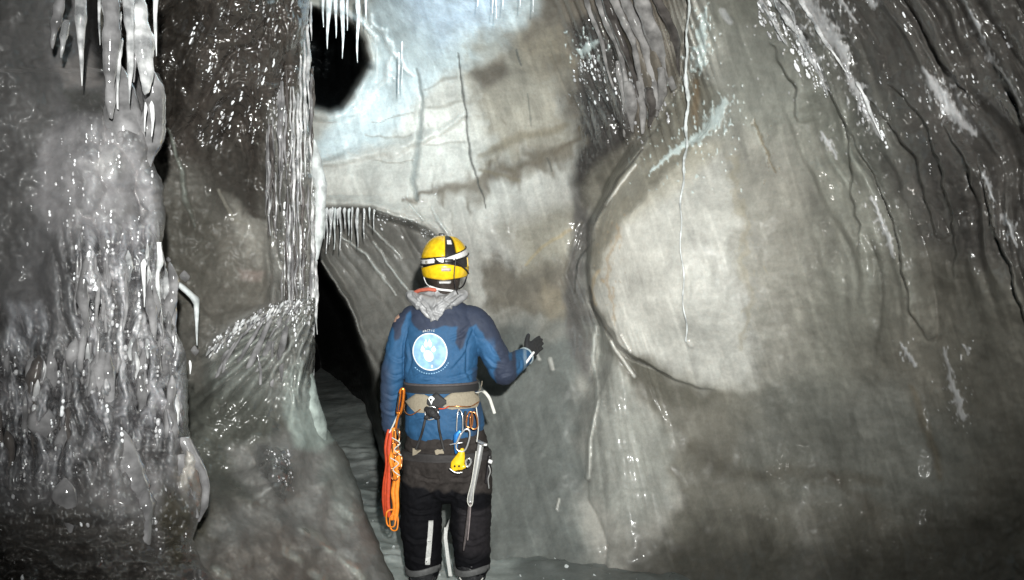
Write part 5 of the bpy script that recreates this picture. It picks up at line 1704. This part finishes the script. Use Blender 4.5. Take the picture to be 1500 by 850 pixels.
slope = lambda th: -.6 * math.sin(th)
band('waist_belt', 648, 0, lambda t: 566 + slope(t), lambda t: 6.0, JB, M_web, .004, -math.pi, math.pi, .008, 80)
band('belt_edge', 648, 0, lambda t: 559.5 + slope(t), lambda t: 1.6, JB, plain('grey_edge', (.07, .06, .06), .7), .006, -math.pi, math.pi, .008, 80, 2)
band('padding', 648, 0, lambda t: 586 + 0 * t, lambda t: 13 * min(1, max(.1, (t + 1.35) / .5)) * min(1, max(.05, (-.10 - t) / .45) ** .6), JB, M_tan, .006, -1.3, -.30, .010, 24, 6)
band('padding', 648, 0, lambda t: 582 + 6 * max(0, .5 - t), lambda t: 11.5 * min(1, max(.08, (1.5 - t) / .3)) * min(1, max(.05, (t + .05) / .45) ** .7), JB, M_tan, .006, -.02, 1.35, .010, 30, 6)
band('back_piece', 648, 0, lambda t: 583, lambda t: 14 * max(.25, 1 - abs(t + .12) / .42), JB, M_web, .010, -.42, .22, .010, 16, 6)
patch('belt_logo', [(633, 578.5), (636.5, 585), (633.2, 592), (629.8, 585)], JB, M_print, harness, .0245, 3)
patch('belt_logo', [(633, 584), (634.4, 586), (633, 588.5), (631.6, 586)], JB, M_web, harness, .0262, 3)
wire('buckle', [hit(JB, 626, 600, .02), hit(JB, 634, 596, .026), hit(JB, 641, 600, .02), hit(JB, 641, 611, .02), hit(JB, 633, 614, .024), hit(JB, 626, 610, .02)], .003, M_alu, harness, closed=True, flat=(.0035, .003))
fused('knot', [ring_tube([hit(JB, 627, 600, .015), hit(JB, 634, 606, .028), hit(JB, 641, 612, .014)], [.016, .022, .014], 12), ring_tube([hit(JB, 640, 600, .015), hit(JB, 627, 612, .018)], [.014, .014], 12)], M_web, harness, .004, 2,
      lambda px, py, co: np.abs(pn(px / 3., py / 3., 99)) * .005)
for x0, x1, x2 in ((626, 620, 611), (640, 646, 650)):
    wire('riser', [hit(JB, x0, 604, .018), hit(JB, x0 - (2 if x0 < 630 else -2), 616, .02), hit(JB, (x0 + x1) / 2, 626, .022), hit(TB, x1, 640, .022), hit(TB, x2, 660, .014)], .005, M_web, harness, flat=(.0065, .003))
for cx_, s in ((622, -1), (683, 1)):
    band('leg_loop', cx_, 0, lambda t: 665 - 3 * math.cos(t), lambda t: 5.5, TB, plain('leg_loop_web', (.03, .027, .027), .75), .004, -math.pi * .62, math.pi * .62, .007, 34, 4)
    hx = 612 if s < 0 else 644
    patch('leg_loop_tab', [(hx - 6, 660), (hx + 5, 659), (hx + 6, 663.5), (hx - 5, 665)], TB, M_tan, harness, .016, 3)
wire('gear_loop', [hit(JB, 655, 596, .012), hit(JB, 668, 597, .03), hit(JB, 684, 596, .035), hit(JB, 697, 590, .02)], .0032, M_cop, harness)
wire('gear_loop', [hit(JB, 641, 599, .02), hit(JB, 650, 597, .025), hit(JB, 657, 596, .015)], .0032, M_red, harness)
wire('gear_loop', [hit(JB, 618, 600, .012), hit(JB, 608, 607, .025), hit(JB, 600, 603, .03), hit(JB, 598, 592, .02)], .003, M_cop, harness)
wire('belt_tail', [hit(JB, 700, 570, .02), Q(709, 570, -.10), Q(717, 579, -.09), Q(721, 590, -.08), Q(725, 602, -.08)], .005, M_cuff, harness, flat=(.0085, .0025))
wire('cord_end', [hit(JB, 702, 572, .01), Q(706, 563, -.08), Q(707, 556, -.08)], .0022, M_tan, harness)


# ---- climbing gear hanging from the harness, each a thing
def carabiner(parent, cx, cy, h, w_, dy, mat, gate, rot=0, r=.0048, wide_low=True):
    """offset-D ring with a gate bar; sizes in metres"""
    pts = []
    for t in np.linspace(0, tau, 15)[:-1]:
        x, z = math.sin(t), math.cos(t)
        ww = w_ / 2 * (1 + (.25 if wide_low else -.25) * -z)
        x = math.copysign(abs(x) ** .75, x) * ww; z = math.copysign(abs(z) ** .8, z) * h / 2
        pts.append(Vector((x * math.cos(rot) + z * math.sin(rot), 0, -x * math.sin(rot) + z * math.cos(rot))))
    c = Q(cx, cy, dy)
    a = wire('ring', [c + p for p in pts], r, mat, parent, closed=True)
    g0, g1 = Vector((-w_ / 2 * .95, 0, h * .22)), Vector((-w_ / 2 * 1.05, 0, -h * .2))
    rt = lambda p: Vector((p.x * math.cos(rot) + p.z * math.sin(rot), 0, -p.x * math.sin(rot) + p.z * math.cos(rot)))
    wire('gate', [c + rt(g0), c + rt((g0 + g1) / 2), c + rt(g1)], r * 1.35, gate, parent)
    return a


def gear(name, px, py, dy, label, cat, group=None):
    e = empty(name, Q(px, py, dy))
    return tag(e, label, cat, group)


# orange and red chain lanyard at the left hip
ln = gear('chain_lanyard', 590, 570, -.20, 'orange and red webbing chain lanyard hanging from its carabiner at the climber\'s left hip', 'lanyard')
wire('carabiner_body', [Q(597, 563, -.19), Q(599, 566, -.19), Q(597, 585, -.19), Q(594, 597, -.19), Q(591, 598, -.19), Q(590, 592, -.19), Q(593, 575, -.19), Q(594, 566, -.19)], .0058, M_orm, ln, closed=True, flat=(.0075, .006))
wire('carabiner_gate', [Q(593, 570, -.20), Q(591, 582, -.20), Q(590, 594, -.20)], .0042, M_blk, ln)
wire('quickdraw', [Q(593, 596, -.20), Q(590, 606, -.20), Q(588, 618, -.20)], .006, M_orm, ln, flat=(.007, .0045))
wire('quickdraw', [Q(591, 598, -.19), Q(584, 614, -.19), Q(579, 624, -.19)], .004, M_cuff, ln, flat=(.004, .003))
rs = random.Random(4)
rp = [(578, 622), (574, 645), (575, 670), (572, 695), (571, 720), (573, 742)]
for k_ in range(3):
    wire('red_strand', [Q(x + k_ * 2.4 + rs.uniform(-1, 1), y, -.17 - .008 * k_) for x, y in rp], .006, M_red, ln, flat=(.011, .005))
op = [(587, 618), (590, 640), (585, 662), (590, 684), (586, 706), (588, 728), (584, 744)]
for k_ in range(3):
    wire('orange_strand', [Q(x - 3 + k_ * 2.6 + rs.uniform(-2, 2), y + 30 * (k_ > 0) * (y < 650), -.20 - .006 * k_) for x, y in op], .006, M_or, ln, flat=(.011, .005))
for x, y, h_, w2_ in ((590, 628, 20, 9), (588, 645, 18, 10), (592, 664, 20, 12), (587, 680, 18, 12), (586, 748, 22, 14), (582, 742, 24, 16)):
    wire('chain_link', [Q(x + math.sin(t) * w2_ / 2 * (1 + .2 * math.cos(2 * t)), y - math.cos(t) * h_ / 2, -.215 + .008 * math.sin(2 * t)) for t in np.linspace(0, tau, 11)[:-1]], .0035, M_cop if y < 690 else M_or, ln, closed=True, flat=(.0042, .003))
for x, y in ((590, 640), (588, 668)):
    wire('cord', [Q(x - 6, y - 10, -.22), Q(x + 5, y - 3, -.225), Q(x - 3, y + 6, -.22), Q(x + 6, y + 14, -.22)], .003, M_cuff, ln)

e = gear('carabiner', 679, 606, -.20, 'long silver carabiner pair clipped to the right gear loop above the blue one', 'carabiner', 'carabiners on the right gear loop')
wire('wire_loop', [Q(676, 592, -.19), Q(674, 600, -.2), Q(673, 622, -.2), Q(677, 628, -.2), Q(681, 622, -.2), Q(681, 600, -.2)], .003, M_alu, e, closed=True)
e = gear('pulley', 674, 632, -.20, 'blue anodised device hanging under the silver carabiner pair', 'climbing device')
fused('side_plate', [ring_tube([Q(678, 622, -.205), Q(673, 628, -.205), Q(672, 638, -.205), Q(672, 652, -.20)], [(.012, .006), (.017, .008), (.012, .008), (.007, .006)], 14)], M_blu, e, .003, 1)
wire('side_pin', [Q(664, 640, -.21), Q(672, 638, -.215), Q(681, 637, -.21)], .0035, M_alu, e)
e = gear('carabiner', 684, 632, -.22, 'bright silver screwgate carabiner hanging tilted in the middle of the gear', 'carabiner', 'carabiners on the right gear loop')
carabiner(e, 683, 633, .118, .052, -.225, M_alu, M_alu, .36, .0046)
e = gear('carabiner', 694, 610, -.20, 'copper coloured carabiner with black sling nearest the ice axe', 'carabiner', 'carabiners on the right gear loop')
carabiner(e, 697, 607, .085, .035, -.20, M_cop, M_cop, -.05, .0042)
carabiner(e, 691, 606, .08, .030, -.19, M_cop, M_cop, .1, .004)
wire('sling', [Q(685, 595, -.19), Q(684, 608, -.19), Q(687, 622, -.19)], .006, M_web, e, flat=(.007, .004))
wire('sling', [Q(700, 590, -.18), Q(703, 615, -.19), Q(701, 636, -.20)], .003, M_cuff, e)
e = gear('ascender', 676, 664, -.22, 'yellow hand-sized rope clamp hanging below the silver screwgate carabiner', 'rope clamp')
fused('frame', [ring_tube([Q(681, 646, -.22), Q(679, 655, -.22), Q(675, 666, -.22), Q(674, 672, -.22)], [(.010, .008), (.022, .011), (.036, .013), (.034, .010)], 16),
                ring_tube([Q(668, 674, -.22), Q(684, 670, -.22)], [.010, .010], 10)], M_yel, e, .003, 2)
wire('cam', [Q(686, 662, -.225), Q(691, 658, -.23), Q(693, 664, -.225), Q(688, 670, -.225)], .005, M_alu, e, closed=True)
wire('base_bar', [Q(664, 672, -.232), Q(672, 677, -.236), Q(681, 677, -.232)], .004, M_alu, e)
for x in (671, 677):
    mesh_obj('rivet', *ring_tube([Q(x, 668, -.236), Q(x, 668, -.242)], [.005, .005], 10, False), M_blk, e)
# ice axe, head up, shaft down, black lower grip
ax = gear('ice_axe', 706, 640, -.19, 'ice axe hanging head up at the climber\'s right hip, silver shaft with dark lower end', 'ice axe')
mesh_obj('shaft', *ring_tube([Q(706.5, 640, -.19), Q(702, 666, -.195), Q(696, 696, -.195), Q(691.5, 720, -.19)], [(.0165, .011), (.016, .011), (.015, .010), (.012, .010)], 14), M_alu, ax)
mesh_obj('head', *ring_tube([Q(714, 637.5, -.25), Q(709, 638, -.22), Q(704, 638, -.18), Q(699, 640, -.08), Q(697, 644, .0)], [(.010, .006), (.012, .010), (.012, .010), (.009, .005), (.004, .003)], 12), M_alu, ax)
mesh_obj('adze', *box_geo(Q(713, 638, -.245), .020, .03, .010, .003), M_alu, ax)
mesh_obj('lower_grip', *ring_tube([Q(693, 708, -.187), Q(690, 735, -.18), Q(686, 765, -.175), Q(682, 790, -.17)], [(.009, .008), (.010, .009), (.008, .008), (.004, .004)], 12), plain('mauve_grip', (.10, .085, .085), .5), ax)
wire('leash', [Q(700, 650, -.20), Q(694, 690, -.205), Q(688, 716, -.20), Q(691, 726, -.20), Q(695, 722, -.20), Q(697, 700, -.205), Q(703, 664, -.205)], .0025, M_cuff, ax)
wire('leash', [Q(692, 724, -.195), Q(691, 745, -.19), Q(688, 775, -.18)], .003, plain('mauve_cord', (.30, .25, .25), .7), ax)
wire('ferrule', [Q(691.5 + math.sin(t) * 4, 720, -.19) - Vector((0, math.cos(t) * .012, 0)) for t in np.linspace(0, tau, 9)[:-1]], .004, M_alu, ax, closed=True)
# folded knife / ice screw clip on the thigh
e = gear('ice_screw', 716, 675, -.08, 'black and white ice screw clipped at the outside of the climber\'s right thigh', 'ice screw')
mesh_obj('tube', *ring_tube([Q(718, 664, -.09), Q(716, 680, -.09), Q(713, 700, -.09)], [.011, .010, .009], 12), M_blk, e)
mesh_obj('hanger', *box_geo(Q(719, 670, -.10), .022, .014, .02, .005, Matrix.Rotation(.4, 3, 'Y')), M_wht, e)
wire('wire_gate', [Q(717, 676, -.11), Q(719, 684, -.11), Q(716, 694, -.11), Q(717, 708, -.10)], .0035, M_alu, e)
